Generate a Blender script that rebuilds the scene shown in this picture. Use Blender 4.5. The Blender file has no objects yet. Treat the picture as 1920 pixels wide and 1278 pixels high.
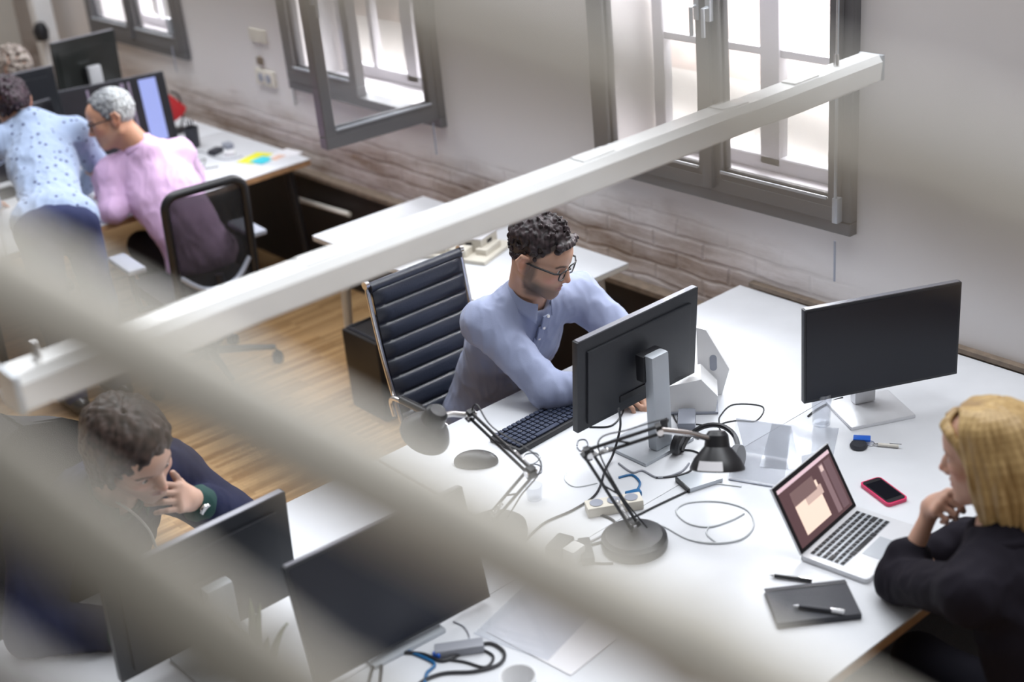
import bpy, bmesh, math, random
import numpy as np
from mathutils import Vector, Matrix
random.seed(7)
SC = bpy.context.scene
COL = SC.collection
PI = math.pi

# ------------------------------------------------------------------ camera, world, lights, exposure
CAM_H = 2.85; FPX = 2602.4
AZ, PITCH, ROLL = -0.89846, 0.440576, 0.096724
_fw = Vector((math.sin(AZ)*math.cos(PITCH), math.cos(AZ)*math.cos(PITCH), -math.sin(PITCH)))
_r0 = Vector((math.cos(AZ), -math.sin(AZ), 0)); _d0 = _fw.cross(_r0)
_rt = math.cos(ROLL)*_r0 + math.sin(ROLL)*_d0
_dn = -math.sin(ROLL)*_r0 + math.cos(ROLL)*_d0
cam_d = bpy.data.cameras.new('camera'); cam = bpy.data.objects.new('camera', cam_d); COL.objects.link(cam)
cam.matrix_world = Matrix(((_rt.x, -_dn.x, -_fw.x, 0), (_rt.y, -_dn.y, -_fw.y, 0), (_rt.z, -_dn.z, -_fw.z, CAM_H), (0, 0, 0, 1)))
cam_d.sensor_width = 36; cam_d.lens = 36*FPX/1920; cam_d.clip_start = 0.05
cam_d.dof.use_dof = True; cam_d.dof.focus_distance = 4.25; cam_d.dof.aperture_fstop = 1.5
SC.camera = cam

def _ray(px, py):
    return _rt*(px-960) + _dn*(py-639) + _fw*FPX
def at(px, py, z=0.74):                 # point of the place seen at that spot of the photo, on the level z
    r = _ray(px, py); return Vector((0, 0, CAM_H)) + r*((z-CAM_H)/r.z)
def atx(px, py, x):                     # same, on the plane x = const
    r = _ray(px, py); return Vector((0, 0, CAM_H)) + r*(x/r.x)
def aty(px, py, y):                     # same, on the plane y = const
    r = _ray(px, py); return Vector((0, 0, CAM_H)) + r*(y/r.y)
def atd(px, py, d):                     # same, at a distance in front of the camera
    return Vector((0, 0, CAM_H)) + _ray(px, py)*(d/FPX)

SC.view_settings.view_transform = 'Standard'; SC.view_settings.look = 'None'
SC.view_settings.gamma = 1; SC.view_settings.use_curve_mapping = False
SC.view_settings.exposure = 0.44

W = bpy.data.worlds.new('World'); SC.world = W; W.use_nodes = True
nt = W.node_tree; nt.nodes.clear()
wo = nt.nodes.new('ShaderNodeOutputWorld'); bg = nt.nodes.new('ShaderNodeBackground')
tc = nt.nodes.new('ShaderNodeTexCoord'); sx = nt.nodes.new('ShaderNodeSeparateXYZ')
ma = nt.nodes.new('ShaderNodeMath'); ma.operation = 'MULTIPLY_ADD'; ma.inputs[1].default_value = 0.9
mb_ = nt.nodes.new('ShaderNodeMath'); mb_.operation = 'MULTIPLY_ADD'; mb_.inputs[1].default_value = 0.5; 
rp = nt.nodes.new('ShaderNodeValToRGB')
nt.links.new(tc.outputs['Generated'], sx.inputs[0])
nt.links.new(sx.outputs['Y'], ma.inputs[0]); nt.links.new(sx.outputs['Z'], mb_.inputs[0])
mb_.inputs[2].default_value = 0.35
nt.links.new(mb_.outputs[0], ma.inputs[2]); nt.links.new(ma.outputs[0], rp.inputs[0])
e = rp.color_ramp.elements
e[0].position = 0.0; e[0].color = (0.09, 0.085, 0.085, 1)
e[1].position = 1.0; e[1].color = (0.94, 0.97, 1.0, 1)
n_ = e.new(0.45); n_.color = (0.36, 0.355, 0.35, 1)
nt.links.new(rp.outputs[0], bg.inputs[0]); bg.inputs[1].default_value = 1.1
nt.links.new(bg.outputs[0], wo.inputs[0])

def area(name, loc, target, sx_, sy_, power, color=(1, 1, 1)):
    l = bpy.data.lights.new(name, 'AREA'); l.shape = 'RECTANGLE'; l.size = sx_; l.size_y = sy_; l.energy = power; l.color = color
    o = bpy.data.objects.new(name, l); COL.objects.link(o); o.location = loc
    o.rotation_euler = (Vector(target)-Vector(loc)).to_track_quat('-Z', 'Y').to_euler(); return o
# unseen overhead fill added above the desks, and daylight outside each window
area('overhead_fill', (-4.4, 2.9, 4.3), (-4.2, 1.8, 0.7), 9.0, 1.6, 185, (0.93, 0.96, 1.0))
for wx in (-3.31, -5.62, -8.0):
    area('window_daylight', (wx, 4.9, 2.3), (wx+0.4, 2.6, 0.8), 1.3, 1.7, 60, (0.95, 0.97, 1.0))

for wx in (-3.3, -8.0):
    area('yard_daylight', (wx, 6.6, 4.6), (wx, 7.4, 0), 4.5, 3.5, 1300, (1.0, .98, .96))

# ------------------------------------------------------------------ materials
def node(nt, t, **k):
    n = nt.nodes.new(t)
    for a, b in k.items(): setattr(n, a, b)
    return n
def mat(name, col, rough=0.5, metal=0.0, spec=0.5, bump=0, bscale=60, noise=0, nscale=8, trans=0, emit=None, alpha=1, coat=0, sheen=0):
    m = bpy.data.materials.new(name); m.use_nodes = True; nt = m.node_tree; b = nt.nodes['Principled BSDF']
    b.inputs['Base Color'].default_value = (*col, 1); b.inputs['Roughness'].default_value = rough
    b.inputs['Metallic'].default_value = metal; b.inputs['Specular IOR Level'].default_value = spec
    if trans: b.inputs['Transmission Weight'].default_value = trans
    if coat: b.inputs['Coat Weight'].default_value = coat
    if sheen: b.inputs['Sheen Weight'].default_value = sheen
    if alpha < 1: b.inputs['Alpha'].default_value = alpha
    if emit: b.inputs['Emission Color'].default_value = (*emit[0], 1); b.inputs['Emission Strength'].default_value = emit[1]
    t = node(nt, 'ShaderNodeTexCoord')
    nz = node(nt, 'ShaderNodeTexNoise'); nz.inputs['Scale'].default_value = nscale; nz.inputs['Detail'].default_value = 4
    nt.links.new(t.outputs['Object'], nz.inputs['Vector'])
    r = node(nt, 'ShaderNodeMixRGB', blend_type='MULTIPLY'); r.inputs[0].default_value = 1
    k = max(noise, 0.04)
    mr = node(nt, 'ShaderNodeMapRange'); mr.inputs['From Min'].default_value = .3; mr.inputs['From Max'].default_value = .7
    mr.inputs['To Min'].default_value = 1-k; mr.inputs['To Max'].default_value = 1+k*0.4
    nt.links.new(nz.outputs['Fac'], mr.inputs['Value'])
    r.inputs[1].default_value = (*col, 1); nt.links.new(mr.outputs[0], r.inputs[2]); nt.links.new(r.outputs[0], b.inputs['Base Color'])
    if bump:
        n2 = node(nt, 'ShaderNodeTexNoise'); n2.inputs['Scale'].default_value = bscale; n2.inputs['Detail'].default_value = 3
        nt.links.new(t.outputs['Object'], n2.inputs['Vector'])
        bp = node(nt, 'ShaderNodeBump'); bp.inputs['Strength'].default_value = bump; bp.inputs['Distance'].default_value = 0.01
        nt.links.new(n2.outputs['Fac'], bp.inputs['Height']); nt.links.new(bp.outputs[0], b.inputs['Normal'])
    return m

M = {}
M['desk'] = mat('white_laminate', (0.69, 0.705, 0.74), 0.28, noise=0.02)
M['edge'] = mat('birch_edge', (0.42, 0.24, 0.12), 0.5, noise=0.25, nscale=20)
M['white'] = mat('white_plastic', (0.8, 0.8, 0.81), 0.35)
M['lampwhite'] = mat('white_enamel', (0.86, 0.87, 0.87), 0.3, coat=0.3)
M['whitemetal'] = mat('cream_metal', (0.72, 0.69, 0.63), 0.4)
M['black'] = mat('black_plastic', (0.012, 0.012, 0.015), 0.4)
M['blackgloss'] = mat('black_gloss', (0.008, 0.008, 0.012), 0.12)
M['screen'] = mat('dark_screen', (0.011, 0.013, 0.022), 0.28, spec=0.4)
M['monback'] = mat('charcoal_plastic', (0.02, 0.022, 0.028), 0.42, bump=.05, bscale=300)
M['silver'] = mat('silver_plastic', (0.46, 0.49, 0.53), 0.35, metal=.3)
M['bezeltop'] = mat('silver_edge', (0.22, 0.22, 0.25), 0.35, metal=.3)
M['alu'] = mat('aluminium', (0.72, 0.73, 0.76), 0.35, metal=.35)
M['chrome'] = mat('chrome', (0.75, 0.74, 0.74), 0.15, metal=1)
M['leather'] = mat('navy_black_leather', (0.013, 0.017, 0.03), 0.33, bump=.1, bscale=150, spec=0.7)
M['grey_frame'] = mat('grey_window_paint', (0.115, 0.113, 0.118), 0.4, noise=.06)
M['outer_frame'] = mat('pale_grey_window_paint', (0.55, 0.53, 0.56), 0.5)
M['outer_frame_dark'] = mat('reveal_plaster', (0.62, 0.58, 0.6), 0.7, noise=.1)
M['gasket'] = mat('black_gasket', (0.03, 0.03, 0.035), 0.5)
M['greyplastic'] = mat('grey_plastic', (0.3, 0.32, 0.38), 0.4)
M['meshfab'] = mat('black_mesh_fabric', (0.012, 0.012, 0.014), 0.8, bump=.4, bscale=400, alpha=.72)
M['blackfab'] = mat('black_fabric', (0.010, 0.010, 0.015), 0.85, bump=.4, bscale=300)
M['brownfab'] = mat('dark_brown_fabric', (0.025, 0.014, 0.009), 0.85, bump=.3, bscale=200)
M['key'] = mat('dark_keycap', (0.02, 0.024, 0.045), 0.4)
M['keyw'] = mat('slate_keycap', (0.03, 0.04, 0.075), 0.45)
M['cable'] = mat('black_cable', (0.02, 0.02, 0.025), 0.45)
M['cablegrey'] = mat('grey_cable', (0.28, 0.29, 0.33), 0.45)
M['cablewhite'] = mat('white_cable', (0.62, 0.64, 0.66), 0.4)
M['blue'] = mat('blue_plastic', (0.02, 0.13, 0.62), 0.35)
M['teal'] = mat('blue_plug', (0.01, 0.12, 0.3), 0.4)
M['pink'] = mat('pink_rubber', (0.7, 0.04, 0.14), 0.4)
M['red'] = mat('red_fabric', (0.42, 0.008, 0.012), 0.6, bump=.2)
M['yellow'] = mat('yellow_paper', (0.75, 0.72, 0.04), 0.7)
M['cyan'] = mat('cyan_paper', (0.05, 0.55, 0.66), 0.7)
M['paper'] = mat('white_paper', (0.78, 0.77, 0.8), 0.7)
M['peach'] = mat('peach_paper', (0.75, 0.5, 0.4), 0.7)
M['card'] = mat('cream_card', (0.66, 0.62, 0.54), 0.75, noise=.05)
M['charcoal'] = mat('charcoal_cover', (0.028, 0.03, 0.04), 0.5, bump=.1, bscale=200)
M['darkpanel'] = mat('black_brown_panel', (0.022, 0.016, 0.015), 0.6, noise=.2)
M['ledge'] = mat('brown_ledge', (0.21, 0.16, 0.12), 0.6, noise=.3, nscale=30)
M['bar'] = mat('beige_steel_paint', (0.52, 0.49, 0.43), 0.5, noise=.03)
M['bardark'] = mat('beige_grey_steel_paint', (0.26, 0.24, 0.20), 0.5, noise=.03)
M['barblack'] = mat('dark_grey_steel_paint', (0.06, 0.055, 0.05), 0.5)
M['leaf'] = mat('grey_green_leaf', (0.16, 0.19, 0.11), 0.5, noise=.2, nscale=30)
M['soil'] = mat('soil', (0.03, 0.02, 0.012), 0.9, bump=.6)
M['lens'] = mat('spectacle_lens', (0.9, 0.92, 0.95), 0.02, trans=1, alpha=.25)
def glass(name, col=(1, 1, 1), rough=0.0, tint=.1):
    m = bpy.data.materials.new(name); m.use_nodes = True; nt = m.node_tree; nt.nodes.clear()
    o = node(nt, 'ShaderNodeOutputMaterial'); t = node(nt, 'ShaderNodeBsdfTransparent'); g = node(nt, 'ShaderNodeBsdfGlossy')
    lw = node(nt, 'ShaderNodeLayerWeight'); lw.inputs[0].default_value = .5
    pw = node(nt, 'ShaderNodeMath', operation='POWER'); pw.inputs[1].default_value = 4; nt.links.new(lw.outputs['Facing'], pw.inputs[0])
    f = node(nt, 'ShaderNodeMath', operation='MULTIPLY_ADD'); f.inputs[1].default_value = .6; f.inputs[2].default_value = .035; nt.links.new(pw.outputs[0], f.inputs[0])
    g.inputs['Roughness'].default_value = rough; t.inputs[0].default_value = (*col, 1)
    d = node(nt, 'ShaderNodeBsdfDiffuse'); d.inputs[0].default_value = (*col, 1)
    m1 = node(nt, 'ShaderNodeMixShader'); m2 = node(nt, 'ShaderNodeMixShader'); m1.inputs[0].default_value = tint
    nt.links.new(t.outputs[0], m1.inputs[1]); nt.links.new(d.outputs[0], m1.inputs[2])
    nt.links.new(f.outputs[0], m2.inputs[0]); nt.links.new(m1.outputs[0], m2.inputs[1]); nt.links.new(g.outputs[0], m2.inputs[2])
    nt.links.new(m2.outputs[0], o.inputs[0]); return m
M['pane'] = glass('window_glass', (0.96, 0.97, 0.98), 0.0, .04)
M['acrylic'] = glass('clear_acrylic', (0.93, 0.94, 0.96), 0.05, .16)
M['tumbler'] = glass('drinking_glass', (0.95, 0.96, 0.98), 0.02, .12)

def floor_layer():
    m = bpy.data.materials.new('oak_strip_parquet'); m.use_nodes = True; nt = m.node_tree; b = nt.nodes['Principled BSDF']
    t = node(nt, 'ShaderNodeTexCoord'); mp = node(nt, 'ShaderNodeMapping'); mp.inputs['Rotation'].default_value = (0, 0, PI/2)
    nt.links.new(t.outputs['Object'], mp.inputs[0])
    br = node(nt, 'ShaderNodeTexBrick'); br.inputs['Scale'].default_value = 1; br.inputs['Brick Width'].default_value = .34; br.inputs['Row Height'].default_value = .022
    br.inputs['Mortar Size'].default_value = .0008; br.inputs['Color1'].default_value = (0.52, 0.33, 0.16, 1); br.inputs['Color2'].default_value = (0.27, 0.14, 0.05, 1)
    br.inputs['Mortar'].default_value = (0.14, 0.08, 0.03, 1); br.inputs['Bias'].default_value = -.15; br.offset = .37
    nt.links.new(mp.outputs[0], br.inputs['Vector'])
    nz = node(nt, 'ShaderNodeTexNoise'); nz.inputs['Scale'].default_value = 3; nz.inputs['Detail'].default_value = 8
    mp2 = node(nt, 'ShaderNodeMapping'); mp2.inputs['Scale'].default_value = (14, 1, 1); nt.links.new(t.outputs['Object'], mp2.inputs[0]); nt.links.new(mp2.outputs[0], nz.inputs['Vector'])
    mr = node(nt, 'ShaderNodeMapRange'); mr.inputs['To Min'].default_value = .6; mr.inputs['To Max'].default_value = 1.35; nt.links.new(nz.outputs['Fac'], mr.inputs[0])
    mx = node(nt, 'ShaderNodeMixRGB', blend_type='MULTIPLY'); mx.inputs[0].default_value = 1
    nt.links.new(br.outputs['Color'], mx.inputs[1]); nt.links.new(mr.outputs[0], mx.inputs[2]); nt.links.new(mx.outputs[0], b.inputs['Base Color'])
    b.inputs['Roughness'].default_value = .38
    return m
M['floor'] = floor_layer()

def wall_mat():
    m = bpy.data.materials.new('painted_brick_and_plaster'); m.use_nodes = True; nt = m.node_tree; b = nt.nodes['Principled BSDF']
    t = node(nt, 'ShaderNodeTexCoord'); mp = node(nt, 'ShaderNodeMapping'); mp.inputs['Rotation'].default_value = (PI/2, 0, 0)
    nt.links.new(t.outputs['Object'], mp.inputs[0])
    # warp
    nz = node(nt, 'ShaderNodeTexNoise'); nz.inputs['Scale'].default_value = 5; nt.links.new(t.outputs['Object'], nz.inputs['Vector'])
    wm = node(nt, 'ShaderNodeMixRGB', blend_type='ADD'); wm.inputs[0].default_value = .045; nt.links.new(mp.outputs[0], wm.inputs[1]); nt.links.new(nz.outputs['Color'], wm.inputs[2])
    br = node(nt, 'ShaderNodeTexBrick'); br.inputs['Scale'].default_value = 1; br.inputs['Brick Width'].default_value = .26; br.inputs['Row Height'].default_value = .075
    br.inputs['Mortar Size'].default_value = .012; br.inputs['Mortar Smooth'].default_value = .8
    br.inputs['Color1'].default_value = (1, 1, 1, 1); br.inputs['Color2'].default_value = (.75, .75, .75, 1); br.inputs['Mortar'].default_value = (0, 0, 0, 1)
    nt.links.new(wm.outputs[0], br.inputs['Vector'])
    # mask by height
    s = node(nt, 'ShaderNodeSeparateXYZ'); nt.links.new(t.outputs['Object'], s.inputs[0])
    n2 = node(nt, 'ShaderNodeTexNoise'); n2.inputs['Scale'].default_value = 2.5; n2.inputs['Detail'].default_value = 5; nt.links.new(t.outputs['Object'], n2.inputs['Vector'])
    ad = node(nt, 'ShaderNodeMath', operation='MULTIPLY_ADD'); ad.inputs[1].default_value = .35; nt.links.new(n2.outputs['Fac'], ad.inputs[0]); nt.links.new(s.outputs['Z'], ad.inputs[2])
    mk = node(nt, 'ShaderNodeMapRange'); mk.inputs['From Min'].default_value = .97; mk.inputs['From Max'].default_value = 1.14; mk.inputs['To Min'].default_value = 1; mk.inputs['To Max'].default_value = 0.0
    nt.links.new(ad.outputs[0], mk.inputs[0])
    xr = node(nt, 'ShaderNodeMapRange'); xr.inputs['From Min'].default_value = -3.3; xr.inputs['From Max'].default_value = -2.6; xr.inputs['To Min'].default_value = 1; xr.inputs['To Max'].default_value = 0
    nt.links.new(s.outputs['X'], xr.inputs[0]); mk2 = node(nt, 'ShaderNodeMath', operation='MULTIPLY'); nt.links.new(mk.outputs[0], mk2.inputs[0]); nt.links.new(xr.outputs[0], mk2.inputs[1]); mk = mk2
    # colour
    n3 = node(nt, 'ShaderNodeTexNoise'); n3.inputs['Scale'].default_value = 4; n3.inputs['Detail'].default_value = 8; n3.inputs['Roughness'].default_value = .7
    mp3 = node(nt, 'ShaderNodeMapping'); mp3.inputs['Scale'].default_value = (.6, 1, 3); nt.links.new(t.outputs['Object'], mp3.inputs[0]); nt.links.new(mp3.outputs[0], n3.inputs['Vector'])
    cr = node(nt, 'ShaderNodeValToRGB'); cr.color_ramp.elements[0].position = .34; cr.color_ramp.elements[0].color = (.30, .22, .17, 1); cr.color_ramp.elements[1].position = .60; cr.color_ramp.elements[1].color = (.69, .63, .615, 1)
    nt.links.new(n3.outputs['Fac'], cr.inputs[0])
    bm_ = node(nt, 'ShaderNodeMixRGB', blend_type='MULTIPLY'); bm_.inputs[0].default_value = .13; nt.links.new(cr.outputs[0], bm_.inputs[1]); nt.links.new(br.outputs['Color'], bm_.inputs[2])
    mx = node(nt, 'ShaderNodeMixRGB'); mx.inputs[1].default_value = (.68, .65, .64, 1); nt.links.new(mk.outputs[0], mx.inputs[0]); nt.links.new(bm_.outputs[0], mx.inputs[2])
    nt.links.new(mx.outputs[0], b.inputs['Base Color'])
    # bump
    hm = node(nt, 'ShaderNodeMath', operation='MULTIPLY'); nt.links.new(br.outputs['Color'], hm.inputs[0]); nt.links.new(mk.outputs[0], hm.inputs[1])
    h2 = node(nt, 'ShaderNodeMath', operation='MULTIPLY_ADD'); nt.links.new(n3.outputs['Fac'], h2.inputs[0]); nt.links.new(mk.outputs[0], h2.inputs[1]); nt.links.new(hm.outputs[0], h2.inputs[2])
    bp = node(nt, 'ShaderNodeBump'); bp.inputs['Strength'].default_value = .30; bp.inputs['Distance'].default_value = .015
    nt.links.new(h2.outputs[0], bp.inputs['Height']); nt.links.new(bp.outputs[0], b.inputs['Normal'])
    b.inputs['Roughness'].default_value = .75
    return m
M['wall'] = wall_mat()

# ------------------------------------------------------------------ mesh helpers
def setm(o, k=None, **kw):
    for a, b in kw.items():
        if b is not None: o[a] = b
    return o
class MB:
    def __init__(s): s.bm = bmesh.new()
    def box(s, c, size, rot=None, bev=0.0, seg=2):
        r = bmesh.ops.create_cube(s.bm, size=1.0); vs = r['verts']
        for v in vs: v.co = Vector((v.co.x*size[0], v.co.y*size[1], v.co.z*size[2]))
        if bev > 0:
            es = list({e for v in vs for e in v.link_edges})
            g = bmesh.ops.bevel(s.bm, geom=es, offset=bev, segments=seg, affect='EDGES', profile=.7)
            vs = list(set(g['verts']) | {v for v in vs if v.is_valid})
        m = (rot if rot is not None else Matrix.Identity(3))
        for v in vs: v.co = m @ v.co + Vector(c)
        return s
    def prism(s, pts, z0, z1, bev=0):        # outline in xy extruded in z
        a = [s.bm.verts.new((p[0], p[1], z0)) for p in pts]; b = [s.bm.verts.new((p[0], p[1], z1)) for p in pts]
        n = len(pts); s.bm.faces.new(a[::-1]); s.bm.faces.new(b)
        for i in range(n): s.bm.faces.new((a[i], a[(i+1) % n], b[(i+1) % n], b[i]))
        return s
    def tube(s, pts, r, n=8, closed=False, cap=True, r2=None):
        pts = [Vector(p) for p in pts]; rings = []; N = len(pts)
        pu = None
        for i, p in enumerate(pts):
            if closed: t = pts[(i+1) % N]-pts[i-1]
            else: t = pts[min(i+1, N-1)]-pts[max(i-1, 0)]
            t.normalize()
            if pu is None:
                u = t.orthogonal().normalized()
            else:
                u = (pu - t*pu.dot(t)).normalized()
            pu = u; v = t.cross(u)
            rr = r if r2 is None else r+(r2-r)*i/max(N-1, 1)
            rings.append([s.bm.verts.new(p + (u*math.cos(2*PI*k/n)+v*math.sin(2*PI*k/n))*rr) for k in range(n)])
        for i in range(N if closed else N-1):
            a, b = rings[i], rings[(i+1) % N]
            for k in range(n): s.bm.faces.new((a[k], a[(k+1) % n], b[(k+1) % n], b[k]))
        if cap and not closed:
            s.bm.faces.new(rings[0][::-1]); s.bm.faces.new(rings[-1])
        return s
    def cone(s, a, b, r1, r2=None, n=20): return s.tube([a, b], r1, n, r2=(r1 if r2 is None else r2))
    def lathe(s, prof, n=32, mtx=None, close=True):
        rings = []
        for r, z in prof:
            rings.append([s.bm.verts.new(Vector((r*math.cos(2*PI*k/n), r*math.sin(2*PI*k/n), z))) for k in range(n)])
        for i in range(len(prof)-1):
            a, b = rings[i], rings[i+1]
            for k in range(n): s.bm.faces.new((a[k], a[(k+1) % n], b[(k+1) % n], b[k]))
        if close:
            s.bm.faces.new(rings[0][::-1]); s.bm.faces.new(rings[-1])
        if mtx is not None:
            for rg in rings:
                for v in rg: v.co = mtx @ v.co
        return s
    def grid(s, f, nu, nv, thick=None):
        vs = [[s.bm.verts.new(f(i/(nu-1), j/(nv-1))) for j in range(nv)] for i in range(nu)]
        for i in range(nu-1):
            for j in range(nv-1): s.bm.faces.new((vs[i][j], vs[i+1][j], vs[i+1][j+1], vs[i][j+1]))
        return s
    def xf(s, m):
        for v in s.bm.verts: v.co = m @ v.co
        return s

def smooth(me, ang=0.7):
    try:
        me.polygons.foreach_set('use_smooth', [True]*len(me.polygons)); me.set_sharp_from_angle(angle=ang)
    except Exception: pass
def link_mesh(name, me, m, parent=None, base=True):
    o = bpy.data.objects.new(name, me); COL.objects.link(o)
    if m is not None: me.materials.append(m)
    if parent is not None:
        o.parent = parent
    elif base and len(me.vertices):
        a = np.empty(len(me.vertices)*3, dtype=np.float32); me.vertices.foreach_get('co', a); a = a.reshape(-1, 3)
        c = (a.min(0)+a.max(0))/2; c[2] = a[:, 2].min()
        a -= c; me.vertices.foreach_set('co', a.ravel()); o.location = [float(x) for x in c]
    return o
def obj(name, mb, m, parent=None, sm=True, ang=.7, base=True, world=False, **kw):
    me = bpy.data.meshes.new(name); bmesh.ops.recalc_face_normals(mb.bm, faces=mb.bm.faces)
    if world and parent is not None:
        inv = MW(parent).inverted()
        for v in mb.bm.verts: v.co = inv @ v.co
    mb.bm.to_mesh(me); mb.bm.free()
    if sm: smooth(me, ang)
    o = link_mesh(name, me, m if not isinstance(m, str) else M[m], parent, base)
    return setm(o, **kw)
def MW(o):
    m = Matrix.LocRotScale(o.location, o.rotation_euler, o.scale)
    return MW(o.parent) @ m if o.parent else m
def thing(name, label, cat, loc, rz=0, group=None):
    o = bpy.data.objects.new(name, None); COL.objects.link(o); o.location = loc; o.rotation_euler = (0, 0, rz); o.empty_display_size = .05
    o['label'] = label; o['category'] = cat
    if group: o['group'] = group
    return o
def copy_tree(o, parent=None):
    c = o.copy(); COL.objects.link(c)
    if parent is not None: c.parent = parent
    for ch in list(o.children): copy_tree(ch, c)
    return c
def catmull(pts, n=8, closed=False):
    P = [Vector(p) for p in pts]; out = []; N = len(P)
    for i in range(N if closed else N-1):
        p0 = P[(i-1) % N] if closed else P[max(i-1, 0)]; p1 = P[i]; p2 = P[(i+1) % N]; p3 = P[(i+2) % N] if closed else P[min(i+2, N-1)]
        for k in range(n):
            t = k/n
            out.append(.5*((2*p1)+(p2-p0)*t+(2*p0-5*p1+4*p2-p3)*t*t+(3*p1-p0-3*p2+p3)*t**3))
    if not closed: out.append(P[-1])
    return out
# ------------------------------------------------------------------ the room
WY = 3.686                                     # inner face of the window wall
S = 'structure'
obj('floor', MB().box((-6, .1, -.05), (16, 7.2, .1)), 'floor', sm=False, base=False, kind=S)
WZ0, WZ1, WH = 1.05, 2.75, 3.4
wins = [(-8.60, -7.34), (-6.24, -4.95), (-3.94, -2.69)]
mb = MB(); T = .42
def wbox(x0, x1, z0, z1): mb.box(((x0+x1)/2, WY+T/2, (z0+z1)/2), (x1-x0, T, z1-z0))
wbox(-12, 2, 0, WZ0); wbox(-12, 2, WZ1, WH)
xs = [-12]+[v for w in wins for v in w]+[2]
for i in range(0, len(xs), 2): wbox(xs[i], xs[i+1], WZ0, WZ1)
obj('wall_back', mb, 'wall', sm=False, base=False, kind=S)
obj('wall_left', MB().box((-9.35, 2.0, 1.7), (.15, 2.9, 3.4)), mat('beige_partition', (.40, .375, .34), .7), sm=False, base=False, kind=S)
obj('trim_1', MB().box((-9.0, 3.52, 1.7), (.1, .12, 3.4), bev=.01), 'white', sm=False, base=False, kind=S)

def open_frame(mb, x0, x1, z0, z1, y0, y1, w):
    yc, d = (y0+y1)/2, y1-y0
    mb.box(((x0+x1)/2, yc, z0+w/2), (x1-x0, d, w), bev=.004, seg=1); mb.box(((x0+x1)/2, yc, z1-w/2), (x1-x0, d, w), bev=.004, seg=1)
    mb.box((x0+w/2, yc, (z0+z1)/2), (w, d, z1-z0-2*w), bev=.004, seg=1); mb.box((x1-w/2, yc, (z0+z1)/2), (w, d, z1-z0-2*w), bev=.004, seg=1)
def sash(parent, w, h, hinge, ang, side):
    # sash hinged at 'hinge' (x, y, z of its lower hinge corner), swung into the room by ang; side=+1: extends to +x when shut
    e = bpy.data.objects.new('sash', None)
    m = MB(); open_frame(m, 0, w, 0, h, -.03, .03, .055); m.box((w/2, 0, .040), (w-.01, .058, .079), bev=.003)
    R = Matrix.Translation(hinge) @ Matrix.Rotation(-ang if side > 0 else ang, 4, 'Z') @ Matrix.Scale(side, 4, (1, 0, 0))
    m.xf(R); s = obj('sash', m, 'grey_frame', parent, ang=.4)
    g = MB(); open_frame(g, .050, w-.050, .075, h-.050, -.012, .014, .014); g.xf(R); obj('gasket', g, 'gasket', s, ang=.4)
    b = MB(); b.box((w/2, -.034, .082), (w-.11, .006, .010)); b.xf(R); obj('glazing_bead', b, 'silver', s)
    p = MB(); p.box((w/2, 0, h/2+.012), (w-.10, .006, h-.12)); p.xf(R); obj('pane', p, 'pane', s, sm=False)
    k = MB(); k.box((w-.028, -.042, h*.42), (.022, .02, .1), bev=.004); k.tube([(w-.028, -.045, h*.42), (w-.028, -.075, h*.42), (w-.028, -.075, h*.42-.10)], .008); k.xf(R)
    obj('window_handle', k, 'silver', s)
    return s
for n, (x0, x1) in enumerate(wins):
    f = MB(); open_frame(f, x0, x1, WZ0, WZ1, WY-.035, WY+.06, .048)
    xm = (x0+x1)/2
    w_ = bpy.data.objects.new('window_%d' % (n+1), None)
    wo_ = obj('window_%d' % (n+1), f, 'grey_frame', None, base=False, ang=.4, kind=S)
    sw = (x1-x0)/2-.038; sh = WZ1-WZ0-.08
    sash(wo_, sw, sh, (x0+.038, WY-.012, WZ0+.045), 0, 1)
    sash(wo_, sw, sh, (x1-.038, WY-.012, WZ0+.045), 1.5 if n == 1 else 0, -1)
    c = MB(); c.box((xm, WY-.048, (WZ0+WZ1)/2), (.045, .02, WZ1-WZ0-.12), bev=.004); 
    if n != 1: obj('centre_strip', c, 'grey_frame', wo_)
    # outer casement with glazing bars
    o = MB(); open_frame(o, x0+.02, x1-.02, WZ0+.02, WZ1-.02, WY+.30, WY+.35, .06)
    o.box((xm, WY+.325, (WZ0+WZ1)/2), (.09, .05, WZ1-WZ0-.1))
    for q in (-.25, .25): o.box((xm+q*(x1-x0), WY+.325, (WZ0+WZ1)/2), (.035, .04, WZ1-WZ0-.1))
    for zz in (.42, .84, 1.26): o.box((xm, WY+.325, WZ0+.06+zz), (x1-x0-.1, .035, .028))
    obj('outer_casement', o, 'outer_frame', wo_, ang=.4)
    sl = MB(); sl.box((xm, WY+.18, WZ0+.012), (x1-x0-.02, .26, .02)); obj('window_sill', sl, 'outer_frame_dark', wo_)
    op = MB(); op.box((xm, WY+.325, (WZ0+WZ1)/2), (x1-x0-.12, .004, WZ1-WZ0-.12)); obj('outer_pane', op, 'pane', wo_, sm=False)
# brick house across the yard, overexposure put into its pale colour, seen through the panes
obj('wall_outside', MB().box((-8, 9.5, 1.0), (24, .3, 8)), mat('overexposed_brick', (.72, .6, .56), .8, noise=.35, nscale=3), sm=False, base=False, kind=S)
obj('ground', MB().box((-8, 6.7, -.6), (24, 5.3, .1)), mat('pale_yard', (.7, .68, .66), .8), sm=False, base=False, kind=S)
# black dado along the foot of the wall with a brown ledge
obj('baseboard_back', MB().box((-6.0, WY-.02, .29), (11.5, .04, .58)), 'darkpanel', sm=False, base=False, kind=S)
obj('trim_2', MB().box((-6.0, WY-.03, .592), (11.5, .06, .022)), 'ledge', sm=False, base=False, kind=S)
obj('trim_3', MB().box((-1.85, WY-.014, .752), (2.6, .028, .016)), 'ledge', sm=False, base=False, kind=S)

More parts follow.
